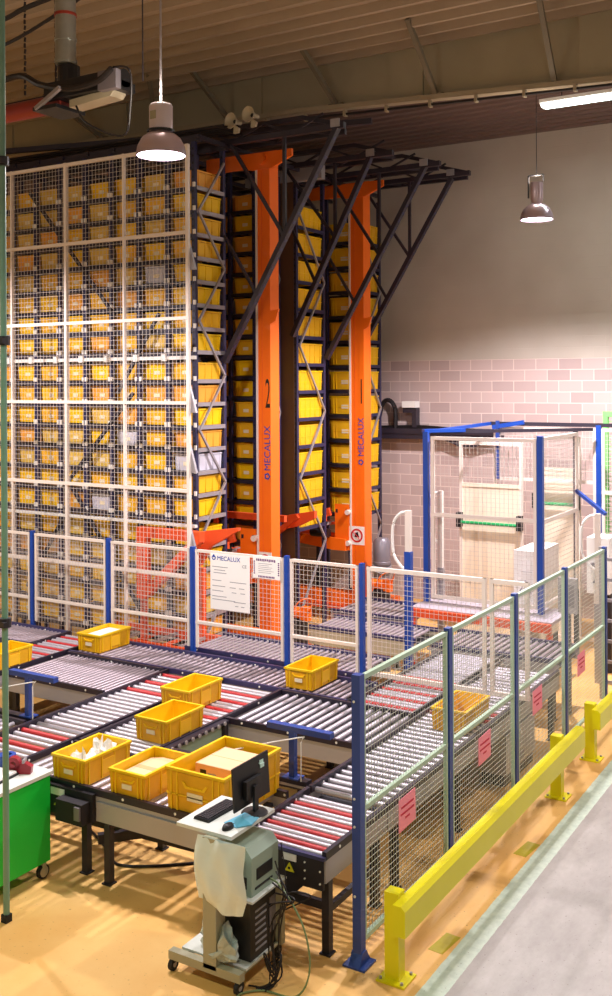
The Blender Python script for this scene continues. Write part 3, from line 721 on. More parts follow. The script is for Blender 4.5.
b = MB(); b.box(-.16, .16, -.27, .27, 0, .16, 'paper'); b.box(-.15, .12, -.24, .25, .16, .165, 'white'); b.box(-.12, .155, -.25, .2, .165, .17, 'paper')
o = b.build('paper_stack'); o.location = (-9.24, 10.06, .77); tag(o, 'stack of white paper filling the tote by the cross fence', 'paper')

# ------------------------------------------------------------------ stacker cranes
def crane(label, x0, x1, y0, y1, z0, z1, num, seed):
    R = thing('stacker_crane', label, 'crane', ((x0+x1)/2, (y0+y1)/2, 0)); ox, oy = R.location.x, R.location.y
    def put(b, n, lab=None, sm=False): o = b.build(n, R, label=lab, smooth=sm); o.location = (-ox, -oy, 0); return o
    yc = (y0+y1)/2
    b = MB(); b.box(x0+.03, x1, y0, y1, z0, z1, 'orange'); b.box(x1-.09, x1+.004, y0-.004, y1+.004, z0, z1, 'orange')
    b.box(x0+.10, x0+.105, y0-.003, y0, z0+.4, z1-.3, 'redorange'); put(b, 'mast')
    b = MB(); b.box(x0-.005, x0+.03, y0-.01, y0+.03, z0+.1, z1-.25, 'cream'); put(b, 'guide_rail', 'pale guide rail on the mast edge')
    b = MB(); b.prism([(x0-.05, z1-.25), (x1+.05, z1-.25), (x1+.4, z1-.1), (x1+.4, z1), (x0-.9, z1), (x0-.9, z1-.22), (x0-.2, z1-.22)], 'y', y0-.02, y0+.03, 'orange')
    b.box(x0-.9, x1+.1, y0+.03, y1, z1-.12, z1+.02, 'redorange')
    b.cyl((x0+.12, y0-.06, z1-.1), (x0+.12, y0-.02, z1-.1), .08, 'orange', 14); put(b, 'head_beam')
    for zz in (z0+4.6,):
        b = MB(); b.prism([(x1, zz), (x1, zz+.2), (x1+.16, zz+.22), (x1+.1, zz+.05)], 'y', y0-.01, y0+.02, 'orange'); put(b, 'lug')
    b = MB(); b.box(x0-1.9, x1+.55, yc-.13, yc+.13, z0-.28, z0, 'orange'); b.box(x0-1.95, x1+.6, yc-.16, yc-.13, z0-.3, z0-.22, 'redorange'); put(b, 'base_beam')
    for xx in (x0-1.6, x1+.35):
        b = MB(); b.cyl((xx, yc-.09, .16), (xx, yc+.09, .16), .15, 'motor', 18); put(b, 'wheel', sm=True)
    # lifting carriage to the left of the mast
    zc = 1.55 if num == '2' else 1.6
    b = MB()
    b.box(x0-.30, x0-.02, y0-.02, y0+.02, zc-.35, zc+.45, 'orange')
    b.prism([(x0-1.5, zc-.22), (x0-.3, zc-.35), (x0-.05, zc-.35), (x0-.05, zc-.15), (x0-1.5, zc-.08)], 'y', y0-.1, y0-.05, 'orange')
    b.prism([(x0-1.5, zc-.22), (x0-.3, zc-.35), (x0-.05, zc-.35), (x0-.05, zc-.15), (x0-1.5, zc-.08)], 'y', y1+.1, y1+.15, 'redorange')
    for sl in (-.26, -.06):
        for zq in (zc+.3, zc-.25): b.box(x0+sl-.02, x0+sl+.02, y0-.025, y0-.02, zq, zq+.06, 'rollpaint')
    put(b, 'carriage_frame')
    b = MB(); b.prism([(x0-1.55, zc-.12), (x0-.3, zc+.18), (x0-.3, zc+.28), (x0-.9, zc+.2), (x0-1.55, zc+.02)], 'y', y0-.35, y0-.3, 'redorange')
    b.bar((x0-1.6, y0-.3, zc-.05), (x0-.35, y0-.1, zc+.32), .08, .14, 'redorange')
    b.bar((x0-1.0, y0-.25, zc+.05), (x0-.2, y1+.2, zc+.1), .2, .05, 'redorange'); put(b, 'load_fork')
    b = MB(); random.seed(seed)
    for k in range(6): b.bar((x0-1.2+k*.14, y0-.28, zc-.02+k*.02), (x0-1.15+k*.14, y1+.1, zc+.0+k*.02), .05, .04, 'sidegrey')
    b.cyl((x0-.7, y0-.15, zc-.05), (x0-.35, y0-.15, zc-.05), .08, 'black', 12); b.cyl((x0-.5, y0-.2, zc+.12), (x0-.5, y0-.05, zc+.12), .07, 'black', 12)
    put(b, 'fork_drive', 'dark drive with pale slats')
    for zz in (zc+.32, zc-.22):
        b = MB(); b.cyl((x0-.02, y0-.09, zz), (x0-.02, y0-.01, zz), .045, 'cream', 14); put(b, 'guide_wheel', sm=True)
    nm = text('numeral', num, .62, (x1-.045-ox, y0-.007-oy, 3.82), (PI/2, 0, 0), 'black', R, depth=.001, sx=.30, align='CENTER')
    text('lettering', 'MECALUX', .155, (x1-.005-ox, y0-.007-oy, 2.88 if num == '2' else 2.9), (PI/2, -PI/2, 0), 'inkblue', R, depth=.001, sx=.95)
    b = MB(); b.lathe((x1-.06-ox, y0-.008-oy, 2.80), [(.055, 0), (.055, -.001), (.03, -.001), (.03, 0)], 'inkblue', 5, 'y'); b.build('logo', R)
    return R, put
c1, p1_ = crane('orange stacker crane mast marked 2 beside the mesh screened rack', -8.60, -8.355, 12.70, 12.93, .46, 7.62, '2', 5)
c2, p2_ = crane('orange stacker crane mast marked 1 nearer the block wall', -8.67, -8.39, 15.70, 15.95, .50, 7.66, '1', 6)
def prohib(put, x, y, z, s=1.0):
    b = MB(); b.box(x-.15*s, x+.15*s, y-.006, y, z-.16*s, z+.16*s, 'paper'); b.lathe((x, y-.009, z), [(.12*s, 0), (.12*s, -.002), (.09*s, -.002), (.09*s, 0)], 'signred', 24, 'y')
    b.bar((x-.08*s, y-.01, z+.08*s), (x+.08*s, y-.01, z-.08*s), .003, .025*s, 'signred', (0,1,0)); b.prism([(x-.05*s, z-.03*s), (x+.05*s, z-.03*s), (x+.02*s, z+.06*s), (x-.03*s, z+.05*s)], 'y', y-.0075, y-.006, 'black')
    put(b, 'prohibition_sign', 'round red prohibition symbol on a white plate')
prohib(p2_, -8.54, 15.70, 1.52); prohib(p1_, -8.46, 12.70, 1.55, .75)
# orange bracket at the rack corner
t = thing('support_bracket', 'red orange triangular support bracket in front of the rack corner', 'bracket', (-9.5, 11.2, 0))
b = MB(); b.box(-.12, 1.0, -.06, .06, 2.02, 2.16, 'redorange'); b.build('top_arm', t)
b = MB(); b.box(-.12, .05, -.06, .06, 1.15, 2.02, 'redorange'); b.build('upright_plate', t)
b = MB(); b.bar((0, 0, 1.2), (.95, 0, 2.05), .12, .13, 'redorange', (0,1,0)); b.build('diagonal', t)
b = MB(); b.box(-.06, .0, -.05, .05, 0, 1.2, 'redorange'); b.build('leg', t)
t = thing('support_bracket', 'red orange arm sticking out right of the mesh screened rack end', 'bracket', (-8.62, 11.5, 0))
b = MB(); b.prism([(-.3, 1.6), (-.15, 1.62), (.02, 1.9), (.5, 2.16), (.5, 2.2), (-.05, 2.12), (-.3, 1.98)], 'y', 0, .08, 'redorange'); b.build('arm', t)
b = MB(); b.box(-.2, -.1, 0, .08, 0, 1.6, 'redorange'); b.build('leg', t)
t = thing('support_bracket', 'red orange raked arm under the rack end between the two masts', 'bracket', (-9.1, 14.3, 0))
b = MB(); b.bar((-.95, -.1, 1.15), (.32, -.1, 2.02), .07, .16, 'redorange', (0,1,0)); b.build('raked_arm', t)
b = MB(); b.prism([(.30, 1.85), (.62, 2.0), (.62, 2.12), (.1, 2.02), (.1, 1.8)], 'y', -.14, -.06, 'redorange'); b.build('tip_plate', t)
b = MB(); b.box(-.4, -.33, -.14, -.06, 0, 1.6, 'redorange'); b.build('leg', t)
t = thing('cross_rail', 'red orange rail low across the aisle behind the left mast', 'rail', (-9.2, 13.45, 0))
b = MB(); b.box(-.8, .62, -.04, .04, 2.02, 2.12, 'redorange'); b.build('rail', t)
b = MB(); b.box(-.75, -.68, -.03, .03, 0, 2.02, 'redorange'); b.build('leg', t)
t = thing('lower_frame', 'low red orange roller frame on the floor behind the cross fence', 'frame', (-9.35, 11.25, 0))
b = MB()
for k in range(7): b.bar((-1.0+k*.25, -.25, .55), (-.85+k*.25, .3, .62), .04, .04, 'redorange' if k % 2 else 'dullsteel')
b.bar((-1.1, -.25, .55), (.9, -.25, .55), .05, .1, 'redorange'); b.bar((-1.1, .3, .62), (.9, .3, .62), .05, .1, 'redorange'); b.build('slatted_top', t)
b = MB()
for x in (-1.0, .8): b.box(x, x+.06, -.2, -.14, 0, .55, 'redorange')
b.build('leg', t)
for loc, lab in (((-7.95, 12.75, 0), 'small orange gear motor at the foot of the left mast'), ((-7.85, 15.2, 0), 'small orange gear motor at the foot of the right mast')):
    t = thing('gear_motor', lab, 'motor', loc, 0, 'orange gear motors')
    b = MB(); b.cyl((-.15, 0, .82), (.1, 0, .82), .085, 'orange', 14); b.box(.1, .22, -.06, .06, .72, .92, 'orange'); b.build('motor_body', t, True)
    b = MB(); b.box(-.1, .15, -.08, .08, 0, .73, 'leg'); b.build('pedestal', t)
    b = MB(); b.tube([(.22, 0, .85), (.3, -.05, 1.05), (.1, -.1, 1.0), (-.1, -.1, .7), (-.2, -.12, .5)], .012, 'orange', 6); b.build('hose', t)
t = thing('vacuum_motor', 'grey cylindrical motor hanging on a wire beside the right mast', 'motor', (-7.98, 15.55, 0))
b = MB(); b.lathe((0, 0, 0), [(.01, 1.55), (.10, 1.54), (.15, 1.48), (.15, 1.15), (.16, 1.14), (.16, 1.1), (.14, 1.09), (.14, .85), (.0, .85)], 'motor', 20); b.build('housing', t, True)
b = MB()
for k in range(3): b.tube([(.16*math.cos(a), .16*math.sin(a)-.01, .98+k*.04+.02*math.sin(2*a)) for a in [i*PI/6 for i in range(13)]], .012, 'bracesilver', 6, 2)
b.build('hose_coil', t)
b = MB(); b.cyl((0, 0, 1.5), (0, 0, 2.6), .006, 'leg', 6); b.box(-.1, .1, -.1, .1, 0, .86, 'leg'); b.build('stand', t)

# ------------------------------------------------------------------ yellow barriers
def barrier(label, posts, y0, y1):
    t = thing('crash_barrier', label, 'barrier', (-3.235, posts[0], 0), 0, 'yellow floor barriers')
    oy = posts[0]
    for y in posts:
        b = MB(); b.box(-.055, .055, y-oy-.05, y-oy+.05, .01, .62, 'barrier'); b.build('post', t)
        b = MB(); b.box(-.10, .12, y-oy-.10, y-oy+.10, 0, .014, 'barrier')
        for sx_ in (-.075, .09):
            for sy_ in (-.075, .075): b.cyl((sx_, y-oy+sy_, .014), (sx_, y-oy+sy_, .03), .012, 'bracesilver', 6)
        b.build('base_plate', t)
    b = MB(); b.prism([(.055, .38), (.15, .38), (.15, .56), (.12, .59), (.055, .59)], 'y', y0-oy, y1-oy, 'barrier'); b.build('rail', t)
barrier('long yellow steel crash barrier standing in the foreground right of the fence', [6.47, 10.15], 6.33, 10.62)
barrier('second yellow crash barrier cut off by the right picture edge', [11.35, 15.0], 11.2, 15.4)

# ------------------------------------------------------------------ computer cart
cart = thing('computer_cart', 'pale grey wheeled computer cart in front of the conveyors', 'cart', (-4.4, 6.0, 0))
b = MB(); b.box(-.22, .26, -.23, .32, 1.03, 1.055, 'desk'); b.build('desktop', cart)
b = MB(); b.box(.05, .16, -.28, -.17, .12, 1.03, 'cartgrey'); b.build('column', cart)
b = MB(); b.box(-.26, .36, -.28, -.22, .09, .15, 'cartgrey'); b.box(-.2, -.14, -.22, .3, .09, .14, 'cartgrey'); b.box(.26, .32, -.22, .3, .09, .14, 'cartgrey'); b.build('base_frame', cart)
b = MB(); b.box(-.2, .36, -.2, .3, .14, .155, 'desk'); b.build('lower_shelf', cart)
b = MB(); b.box(.0, .40, -.18, .26, .60, .615, 'desk'); b.build('middle_shelf', cart)
b = MB(); b.box(.34, .39, .2, .25, .14, .62, 'cartgrey'); b.build('rear_upright', cart)
for x, y in ((-.24, -.25), (.33, -.25), (-.16, .28), (.3, .28)):
    b = MB(); b.cyl((x-.015, y, .045), (x+.015, y, .045), .045, 'rubber', 16); b.cyl((x-.017, y, .045), (x+.017, y, .045), .02, 'bracesilver', 10); b.box(x-.02, x+.02, y-.015, y+.015, .06, .09, 'black'); b.build('caster', cart)
mon = thing('computer_monitor', 'black flat computer monitor seen from behind on the cart desk', 'monitor', (-4.26, 6.19, 1.055))
b = MB(); b.frustum((-.012, .0, -.21, .25, .06), (-.03, -.018, -.21, .25, .37), 'black'); b.box(0, .03, -.1, .1, .12, .25, 'black'); b.build('screen', mon)
b = MB(); b.box(.03, .05, -.025, .025, .02, .2, 'black'); b.build('neck', mon)
b = MB(); b.lathe((.03, 0, 0), [(.001, .02), (.09, .012), (.1, 0), (.001, 0)], 'black', 20); b.build('foot', mon)
b = MB(); b.box(-.014, -.012, .13, .18, .30, .33, 'screenlabel') ; b.box(-.0165, -.0145, .12, .18, .285, .315, 'screenlabel'); b.bar((-.007, .13, .29), (-.007, .18, .29), .006, .03, 'screenlabel'); b.build('sticker', mon, label='pale sticker on the casing')
kb = thing('keyboard', 'black computer keyboard lying on the cart desk', 'keyboard', (-4.47, 6.06, 1.056), -.04)
b = MB(); b.frustum((-.07, .07, -.19, .19, 0), (-.065, .065, -.185, .185, .018), 'black'); b.build('case', kb)
b = MB()
for i in range(5):
    for j in range(14): b.box(-.055+i*.023, -.055+i*.023+.018, -.175+j*.025, -.175+j*.025+.02, .018, .025, 'leg')
b.build('keys', kb)
ms = thing('computer_mouse', 'black mouse at the near edge of the cart desk', 'mouse', (-4.24, 5.87, 1.056))
b = MB(); b.lathe((0, 0, 0), [(.055, 0), (.055, .012), (.045, .028), (.02, .037), (.001, .038)], 'black', 16); o = b.build('shell', ms, True); o.scale = (.62, 1, 1)
b = MB(); b.tube([(0, .05, .01), (.02, .12, .01), (.05, .2, .008), (.08, .28, .01)], .003, 'cable'); b.build('cord', ms)
b = MB()
b.add([(-.10, -.09, .002), (.03, -.12, .006), (.10, -.03, .012), (.07, .11, .002), (-.05, .10, .016), (-.01, 0, .028), (-.10, -.09, 0), (.03, -.12, 0), (.10, -.03, 0), (.07, .11, 0), (-.05, .10, 0)], [(0,1,5), (1,2,5), (2,3,5), (3,4,5), (4,0,5), (6,10,9,8,7), (0,6,7,1), (1,7,8,2), (2,8,9,3), (3,9,10,4), (4,10,6,0)], 'bluepaper')
o = b.build('plastic_film'); o.location = (-4.22, 6.02, 1.056); tag(o, 'crumpled light blue film beside the mouse', 'film')
prn = thing('label_printer', 'grey green box shaped printer on the shelf under the desk', 'printer', (-4.17, 6.03, .615))
b = MB(); b.prism([(-.13, 0), (.13, 0), (.13, .27), (.08, .33), (-.13, .33)], 'y', -.16, .18, 'printer'); b.build('case', prn)
b = MB(); b.box(-.08, .09, -.166, -.16, .05, .13, 'black'); b.box(.13, .134, -.10, .10, .10, .18, 'black'); b.box(.13, .134, -.12, .1, .04, .055, 'black'); b.build('slot', prn)
pc = thing('computer_tower', 'black computer tower on the lower shelf of the cart', 'computer', (-4.15, 6.06, .156))
b = MB(); b.box(-.13, .09, -.18, .2, 0, .40, 'black'); b.build('case', pc)
b = MB()
for k in range(7): b.box(.09, .094, -.12, .02, .05+k*.045, .065+k*.045, 'inkgrey')
b.box(.09, .094, .06, .16, .1, .35, 'motor'); b.build('rear_ports', pc)
# white bag hung on the cart
b = MB(); nx, nz = 16, 16; vs = []; fs = []
random.seed(11)
for side in (0, 1):
    for j in range(nz+1):
        for i in range(nx+1):
            u, v = i/nx, j/nz
            x = -.21+.42*u + .015*math.sin(7*v+side); z = -.47+.47*v
            if j == 0: z += .03*math.sin(5*u+1)
            edge = math.sin(PI*u)**.6; belly = (math.sin(PI*min(1, (1-v)*.9+.05)))**.7
            y = (-.055 if side == 0 else .008)*edge*belly + (.012*math.sin(9*u+6*v)+.009*math.sin(17*u-5*v)+random.uniform(-.001, .001))*(1 if side == 0 else .2)*edge
            x *= (.86+.045*min(j, 3)) if j < 3 else 1 - .12*max(0, v-.6)
            vs.append((x, y, z))
k = (nx+1)*(nz+1)
for side in (0, 1):
    for j in range(nz):
        for i in range(nx):
            a = side*k+j*(nx+1)+i; f = (a, a+1, a+nx+2, a+nx+1); fs.append(f if side == 0 else f[::-1])
b.add(vs, fs, 'bag')
o = b.build('plastic_bag', smooth=True); o.location = (-4.21, 5.73, 1.035); tag(o, 'white carrier bag hanging from the near edge of the cart desk', 'bag')
crumple('plastic_bag', 'white crumpled bag standing on the left of the cart lower shelf', 'bag', (-4.42, 5.98, .158), .10, .12, .34, 'clearbag', 21)
crumple('plastic_bag', 'clear crumpled plastic bag slumped on the cart lower shelf', 'bag', (-4.24, 5.80, .158), .13, .09, .2, 'clearbag', 22)
b = MB()
random.seed(5)
for s in range(7):
    a = (-4.0+random.uniform(-.02, .04), 6.15+random.uniform(-.1, .05), .9-s*.08)
    b.tube([a, (a[0]+.07+.03*s, a[1]-.05, .6), (a[0]+.04, a[1]-.1, .25+.05*s), (-3.92+random.uniform(-.03, .06), 5.95+random.uniform(-.05, .05), .06), (-4.0+random.uniform(-.1, .1), 5.85, .015)], .006, 'cable')
for s in range(3):
    b.tube([(-3.92+.05*math.cos(t)*(1+s*.2), 5.95+.04*math.sin(t), .12+.05*math.sin(t*2)+s*.03) for t in [i*.8 for i in range(9)]], .006, 'cable', 6, 3)
tag(b.build('cable_tangle'), 'tangle of black computer cables hanging behind the cart', 'cable')
b = MB(); b.tube([(-4.04, 6.1, .66), (-3.9, 6.05, .64), (-3.7, 6.0, .45), (-3.62, 5.95, .2), (-3.7, 5.9, .02), (-3.95, 5.85, .012), (-4.05, 5.7, .012), (-3.8, 5.62, .012)], .007, 'cablegreen')
tag(b.build('power_cord'), 'looping grey green cord running from the printer to the floor', 'cable')
b = MB(); b.tube([(-8.1, 7.6, .012), (-6.9, 7.2, .012), (-6.3, 6.9, .012), (-6.0, 6.75, .012), (-5.5, 7.1, .012), (-5.2, 7.5, .012), (-5.5, 7.8, .012), (-6.2, 7.5, .012)], .012, 'cable')
tag(b.build('floor_cable'), 'black cable curving over the floor beneath the front lane', 'cable')

# ------------------------------------------------------------------ green cabinet, pole
cab = thing('tool_cabinet', 'bright green wheeled cabinet with grey top at the left edge', 'cabinet', (-6.72, 5.98, 0))
b = MB(); b.box(-.30, .30, -.34, .33, .14, .87, 'green'); b.build('body', cab)
b = MB(); b.box(-.32, .32, -.36, .35, .87, .90, 'desk'); b.build('top', cab)
for x in (-.24, .27):
    for y in (-.28, .27):
        b = MB(); b.cyl((x-.018, y, .06), (x+.018, y, .06), .06, 'rubber', 18); b.cyl((x-.021, y, .06), (x+.021, y, .06), .045, 'horn', 14); b.box(x-.024, x+.024, y-.02, y+.02, .085, .14, 'cartgrey'); b.build('caster', cab)
tp = thing('tape_dispenser', 'dark red tape dispenser on the far corner of the green cabinet', 'tape dispenser', (-6.60, 6.14, .90), .5)
b = MB(); b.prism([(-.10, 0), (.10, 0), (.11, .06), (.04, .10), (-.03, .07), (-.10, .11)], 'y', -.03, .03, 'redplastic'); b.build('body', tp)
b = MB(); b.lathe((-.05, 0, .08), [(.025, -.03), (.06, -.03), (.06, .03), (.025, .03), (.025, -.03)], 'redplastic', 20, 'y'); b.build('reel', tp)
b = MB(); b.box(.03, .05, -.035, .035, .09, .12, 'bracesilver'); b.build('cutter', tp)
ck = thing('clipboard', 'grey folder with white sheets on top of the green cabinet', 'folder', (-6.70, 5.94, .90), .1)
b = MB(); b.box(-.12, .14, -.15, .15, 0, .02, 'black'); b.build('board', ck)
b = MB(); b.frustum((-.115, .13, -.14, .14, .02), (-.115, .125, -.14, .14, .035), 'paper'); b.build('sheets', ck)
b = MB(); b.lathe((0, 0, 0), [(.04, 0), (.075, 0), (.075, .09), (.04, .09), (.04, 0)], 'blue', 20); o = b.build('tape_roll', smooth=True); o.location = (-6.84, 6.22, .901); tag(o, 'blue roll standing behind the folder on the green cabinet', 'tape roll')
pl = thing('support_pole', 'tall grey green steel pole rising along the left picture edge', 'pole', (-6.175, 5.60, 0))
b = MB(); b.cyl((0, 0, .05), (0, 0, 9.3), .025, 'polegreen', 12); b.build('tube', pl, True)
b = MB(); b.box(-.03, .03, -.03, .03, 0, .06, 'rubber'); b.build('foot', pl)
for z in (2.3, 4.5, 5.9):
    b = MB(); b.cyl((0, 0, z), (0, 0, z+.07), .05, 'leg', 12); b.bar((-.02, -.03, z+.03), (.06, -.05, z+.03), .03, .04, 'leg'); b.build('clamp', pl)

# ------------------------------------------------------------------ rear platform and cage
pf_ = thing('platform', 'grey decked platform with orange front beam below the mesh cage', 'platform', (-5.4, 13.9, 0))
def pp(b, n, lab=None, par=pf_, o_=(5.4, -13.9, 0)): o = b.build(n, par, label=lab); o.location = o_; return o
b = MB(); b.box(-6.48, -4.38, 13.55, 14.45, .88, .92, 'platform'); pp(b, 'deck')
b = MB(); b.box(-6.48, -4.38, 13.50, 13.55, .78, .90, 'redorange'); pp(b, 'edge_beam', 'orange edge beam')
for x in (-6.46, -4.44):
    b = MB(); b.box(x, x+.07, 13.50, 13.57, 0, .76, 'redorange' if x < -5 else 'redorange'); pp(b, 'leg')
for i in range(3):
    b = MB(); b.box(-6.25+i*.55, -5.9+i*.55, 13.6, 14.3, .3+.0*i, .34, 'steel'); pp(b, 'tread')
cage = thing('mesh_cage', 'cream and blue mesh machine cage in front of the block wall', 'cage', (-5.5, 14.0, 0))
def pc_(b, n, lab=None): return pp(b, n, lab, cage, (5.5, -14.0, 0))
CXL, CXR, CY0, CY1 = -6.43, -4.68, 14.0, 16.0
for x, y, z0, z1 in ((CXL, CY0, .92, 3.45), (CXR, CY0, .92, 3.42), (-4.42, 16.05, 0, 3.5)):
    b = MB(); b.box(x-.04, x+.04, y-.04, y+.04, z0, z1, 'blue'); pc_(b, 'post', 'blue post')
b = frame((CXL+.08, CY0), (CXR-.05, CY0), .98, 3.38, .05, 'cream', (2.22,)); fr = pc_(b, 'panel_frame'); wires((CXL+.1, CY0), (CXR-.08, CY0), 1.0, 3.36, .066, .0038, 'wire').build('wire_mesh', fr)
b = frame((CXR, CY0+.06), (CXR+.0, 15.75), .98, 3.40, .05, 'cream', (2.2,)); fr = pc_(b, 'panel_frame'); wires((CXR, CY0+.1), (CXR, 15.7), 1.0, 3.38, .066, .0036, 'wire').build('wire_mesh', fr)
b = MB(); b.bar((CXL-.05, CY0, 3.46), (CXL+.42, CY0+.45, 3.46), .12, .05, 'blue'); b.bar((-6.15, 16.0, 3.44), (-5.62, 16.0, 3.53), .08, .07, 'blue')
b.bar((CXL, CY0+.1, 3.44), (CXR+.2, 15.9, 3.44), .05, .05, 'darksteel'); b.bar((-6.2, 16.05, 3.5), (-3.4, 16.05, 3.5), .06, .06, 'darksteel'); b.bar((CXL, 14.0, 3.44), (-6.2, 16.0, 3.5), .05, .05, 'blue'); b.bar((-6.06, 15.98, 2.6), (-6.06, 15.98, 3.55), .05, .05, 'darkblue')
pc_(b, 'top_bar', 'blue and dark top bars')
b = MB(); b.box(-4.74, -4.68, 15.74, 15.82, 0, 3.45, 'darksteel'); pc_(b, 'post')
b = MB(); b.bar((CXR, 15.7, 2.5), (-4.15, 15.4, 2.2), .05, .05, 'darkblue'); pc_(b, 'stay')
bw = frame((-6.15, 16.05), (-4.46, 16.05), .1, 3.45, .05, 'cream', (2.6,)); fr = pc_(bw, 'panel_frame'); wires((-6.1, 16.05), (-4.5, 16.05), 2.6, 3.4, .066, .0055, 'wire').build('wire_mesh', fr)
bw = frame((-4.38, 16.05), (-3.4, 16.05), .1, 3.45, .05, 'cream', (2.45,)); fr = pc_(bw, 'panel_frame'); wires((-4.36, 16.05), (-3.42, 16.05), .12, 3.4, .066, .0055, 'wire').build('wire_mesh', fr)
# cage doors with green push bars
for x0, x1, y, lab, zt in ((-6.72, -5.62, 15.95, 'cream door with green push bar and mesh window at the back of the cage', 3.2), (-5.50, -4.76, 16.2, 'cream panel door with green push bar right of the mesh window door', 3.3)):
    d = thing('cage_door', lab, 'door', (x0, y, 0), 0, 'cream cage doors'); w = x1-x0
    b = frame((0, 0), (w, 0), .0, zt, .055, 'cream', ()); b.build('door_frame', d)
    zm = 2.45; zb = 1.86 if x0 < -6 else 2.22
    b = MB(); b.box(.05, w-.05, -.01, .01, .05, zm if x0 < -6 else zt-.5, 'doorcream'); b.box(.05, w-.05, -.02, .02, zm, zm+.06, 'doorcream'); b.build('solid_panel', d)
    if x0 < -6: wires((.05, 0), (w-.05, 0), zm+.05, zt-.05, .066, .0038, 'wire').build('wire_mesh', d)
    b = MB(); b.cyl((.02, -.09, zb), (w-.02, -.09, zb), .028, 'doorgreen', 10); b.build('push_bar', d, label='green push bar')
    b = MB()
    for x in (.02, w-.04): b.box(x-.04, x+.04, -.12, 0, zb-.08, zb+.16, 'black')
    b.build('push_bar_mount', d)
mc = thing('control_cabinet', 'white control cabinet with warning marks inside the cage', 'cabinet', (-5.05, 14.75, .0))
b = MB(); b.box(-.17, .2, -.35, .6, .4, 1.72, 'white'); b.build('case', mc)
b = MB(); b.box(-.06, .1, -.356, -.35, 1.42, 1.58, 'paper'); b.box(-.065, .105, -.354, -.35, 1.415, 1.42, 'inkgrey'); b.box(-.065, .105, -.354, -.35, 1.58, 1.585, 'inkgrey'); b.build('label_plate', mc)
b = MB(); b.prism([(-.1, 1.1), (.1, 1.1), (0, 1.3)], 'y', -.356, -.35, 'inkgrey'); b.prism([(-.07, 1.12), (.07, 1.12), (0, 1.26)], 'y', -.358, -.356, 'paper'); b.box(-.01, .01, -.36, -.358, 1.14, 1.22, 'black'); b.build('warning_triangle', mc)
b = MB(); b.box(-.16, .19, -.34, .59, 0, .4, 'leg'); b.build('plinth', mc)
mc2 = thing('control_cabinet', 'smaller white control cabinet right of the cage near the end post', 'cabinet', (-4.02, 14.9, 0))
b = MB(); b.box(-.2, .12, -.25, .2, 1.15, 1.95, 'white'); b.build('case', mc2)
b = MB(); b.prism([(-.12, 1.3), (.08, 1.3), (-.02, 1.48)], 'y', -.256, -.25, 'inkgrey'); b.cyl((-.1, -.25, 1.55), (-.1, -.29, 1.55), .05, 'motor', 12); b.cyl((.03, -.25, 1.5), (.03, -.29, 1.5), .05, 'motor', 12); b.build('connector', mc2)
b = MB(); b.box(-.1, .1, -.1, .1, 0, 1.15, 'leg'); b.build('pedestal', mc2)
mc3 = thing('operator_terminal', 'grey hinged control panel behind the last bay of the side fence', 'control panel', (-3.9, 12.7, 0))
b = MB(); b.box(-.12, .12, -.03, .03, 1.28, 1.72, 'sidegrey'); b.box(-.09, .09, -.035, -.03, 1.36, 1.64, 'motor'); b.build('screen', mc3)
b = MB(); b.box(-.03, .03, -.02, .04, 0, 1.28, 'leg'); b.build('stand', mc3)
mc4 = thing('electrical_box', 'grey electrical box under the right lane behind the fence', 'cabinet', (-3.9, 10.5, 0))
b = MB(); b.box(-.15, .15, -.42, .48, .12, .54, 'sidegrey'); b.build('case', mc4)
b = MB(); b.box(.15, .156, -.1, .12, .16, .24, 'inkgrey'); b.build('label_plate', mc4)
b = MB(); b.cyl((.15, .0, .47), (.165, .0, .47), .012, 'white', 8); b.build('indicator', mc4)
b = MB(); b.box(-.13, .13, -.4, .46, 0, .12, 'leg'); b.build('plinth', mc4)
# handrails of the crossing steps
def handrail(label, x, y, z0, z1, zt, col=True):
    t = thing('handrail_post', label, 'handrail', (x, y, 0), 0, 'step handrails')
    b = MB(); b.box(-.045, .045, -.04, .04, 0, z1, 'blue' if col else 'bracesilver'); b.build('post', t)
    b = MB(); b.box(-.035, .035, -.035, .035, z1, zt, 'cream'); b.build('upper_post', t, label='white upper post')
    b = MB(); b.tube([(0, 0, zt-.02), (-.12, 0, zt-.05), (-.22, 0, zt-.2), (-.22, 0, zt-.55), (-.12, 0, zt-.72), (0, 0, zt-.8)], .02, 'white', 8); b.build('loop_rail', t)
handrail('blue and white post with looped white rail left of the cage', -5.77, 12.0, 0, 2.0, 2.53)
handrail('slim white handrail post inside the left end of the cage', -6.3, 14.22, .9, 1.4, 2.55, False)
handrail('white handrail post with loop beyond the end of the side fence', -3.95, 14.25, .9, 1.1, 2.35, False)
# things right of the fence end
t = thing('ladder_frame', 'grey ladder like steel frame past the end of the side fence', 'frame', (-3.72, 13.6, 0))
b = MB(); b.box(-.03, .03, -.03, .03, 0, 2.0, 'sidegrey'); b.build('upright', t)
b = MB(); b.box(.40, .46, -.03, .03, 0, 2.0, 'sidegrey'); b.build('upright', t)
b = MB()
for k in range(7): b.box(0, .43, -.02, .02, .2+k*.27, .24+k*.27, 'bracesilver')
b.build('rung', t)
t = thing('machine_cabinet', 'pale machine cabinet cut by the right picture edge beyond the fence', 'cabinet', (-3.2, 14.4, 0))
b = MB(); b.box(-.32, .6, -.3, .5, .3, 1.9, 'white'); b.build('case', t)
b = MB(); b.box(-.30, .58, -.28, .48, 0, .3, 'leg'); b.box(-.26, .5, -.31, -.3, 1.1, 1.6, 'motor'); b.build('panel', t)
t = thing('green_net_frame', 'green mesh frame in front of the block wall at the right edge', 'mesh screen', (-4.5, 16.6, 0))
b = frame((0, 0), (1.0, 0), .0, 3.7, .08, 'netgreen', ()); b.build('net_frame', t)
wires((0, 0), (1.0, 0), 0, 3.7, .08, .010, 'netgreen').build('netting', t)
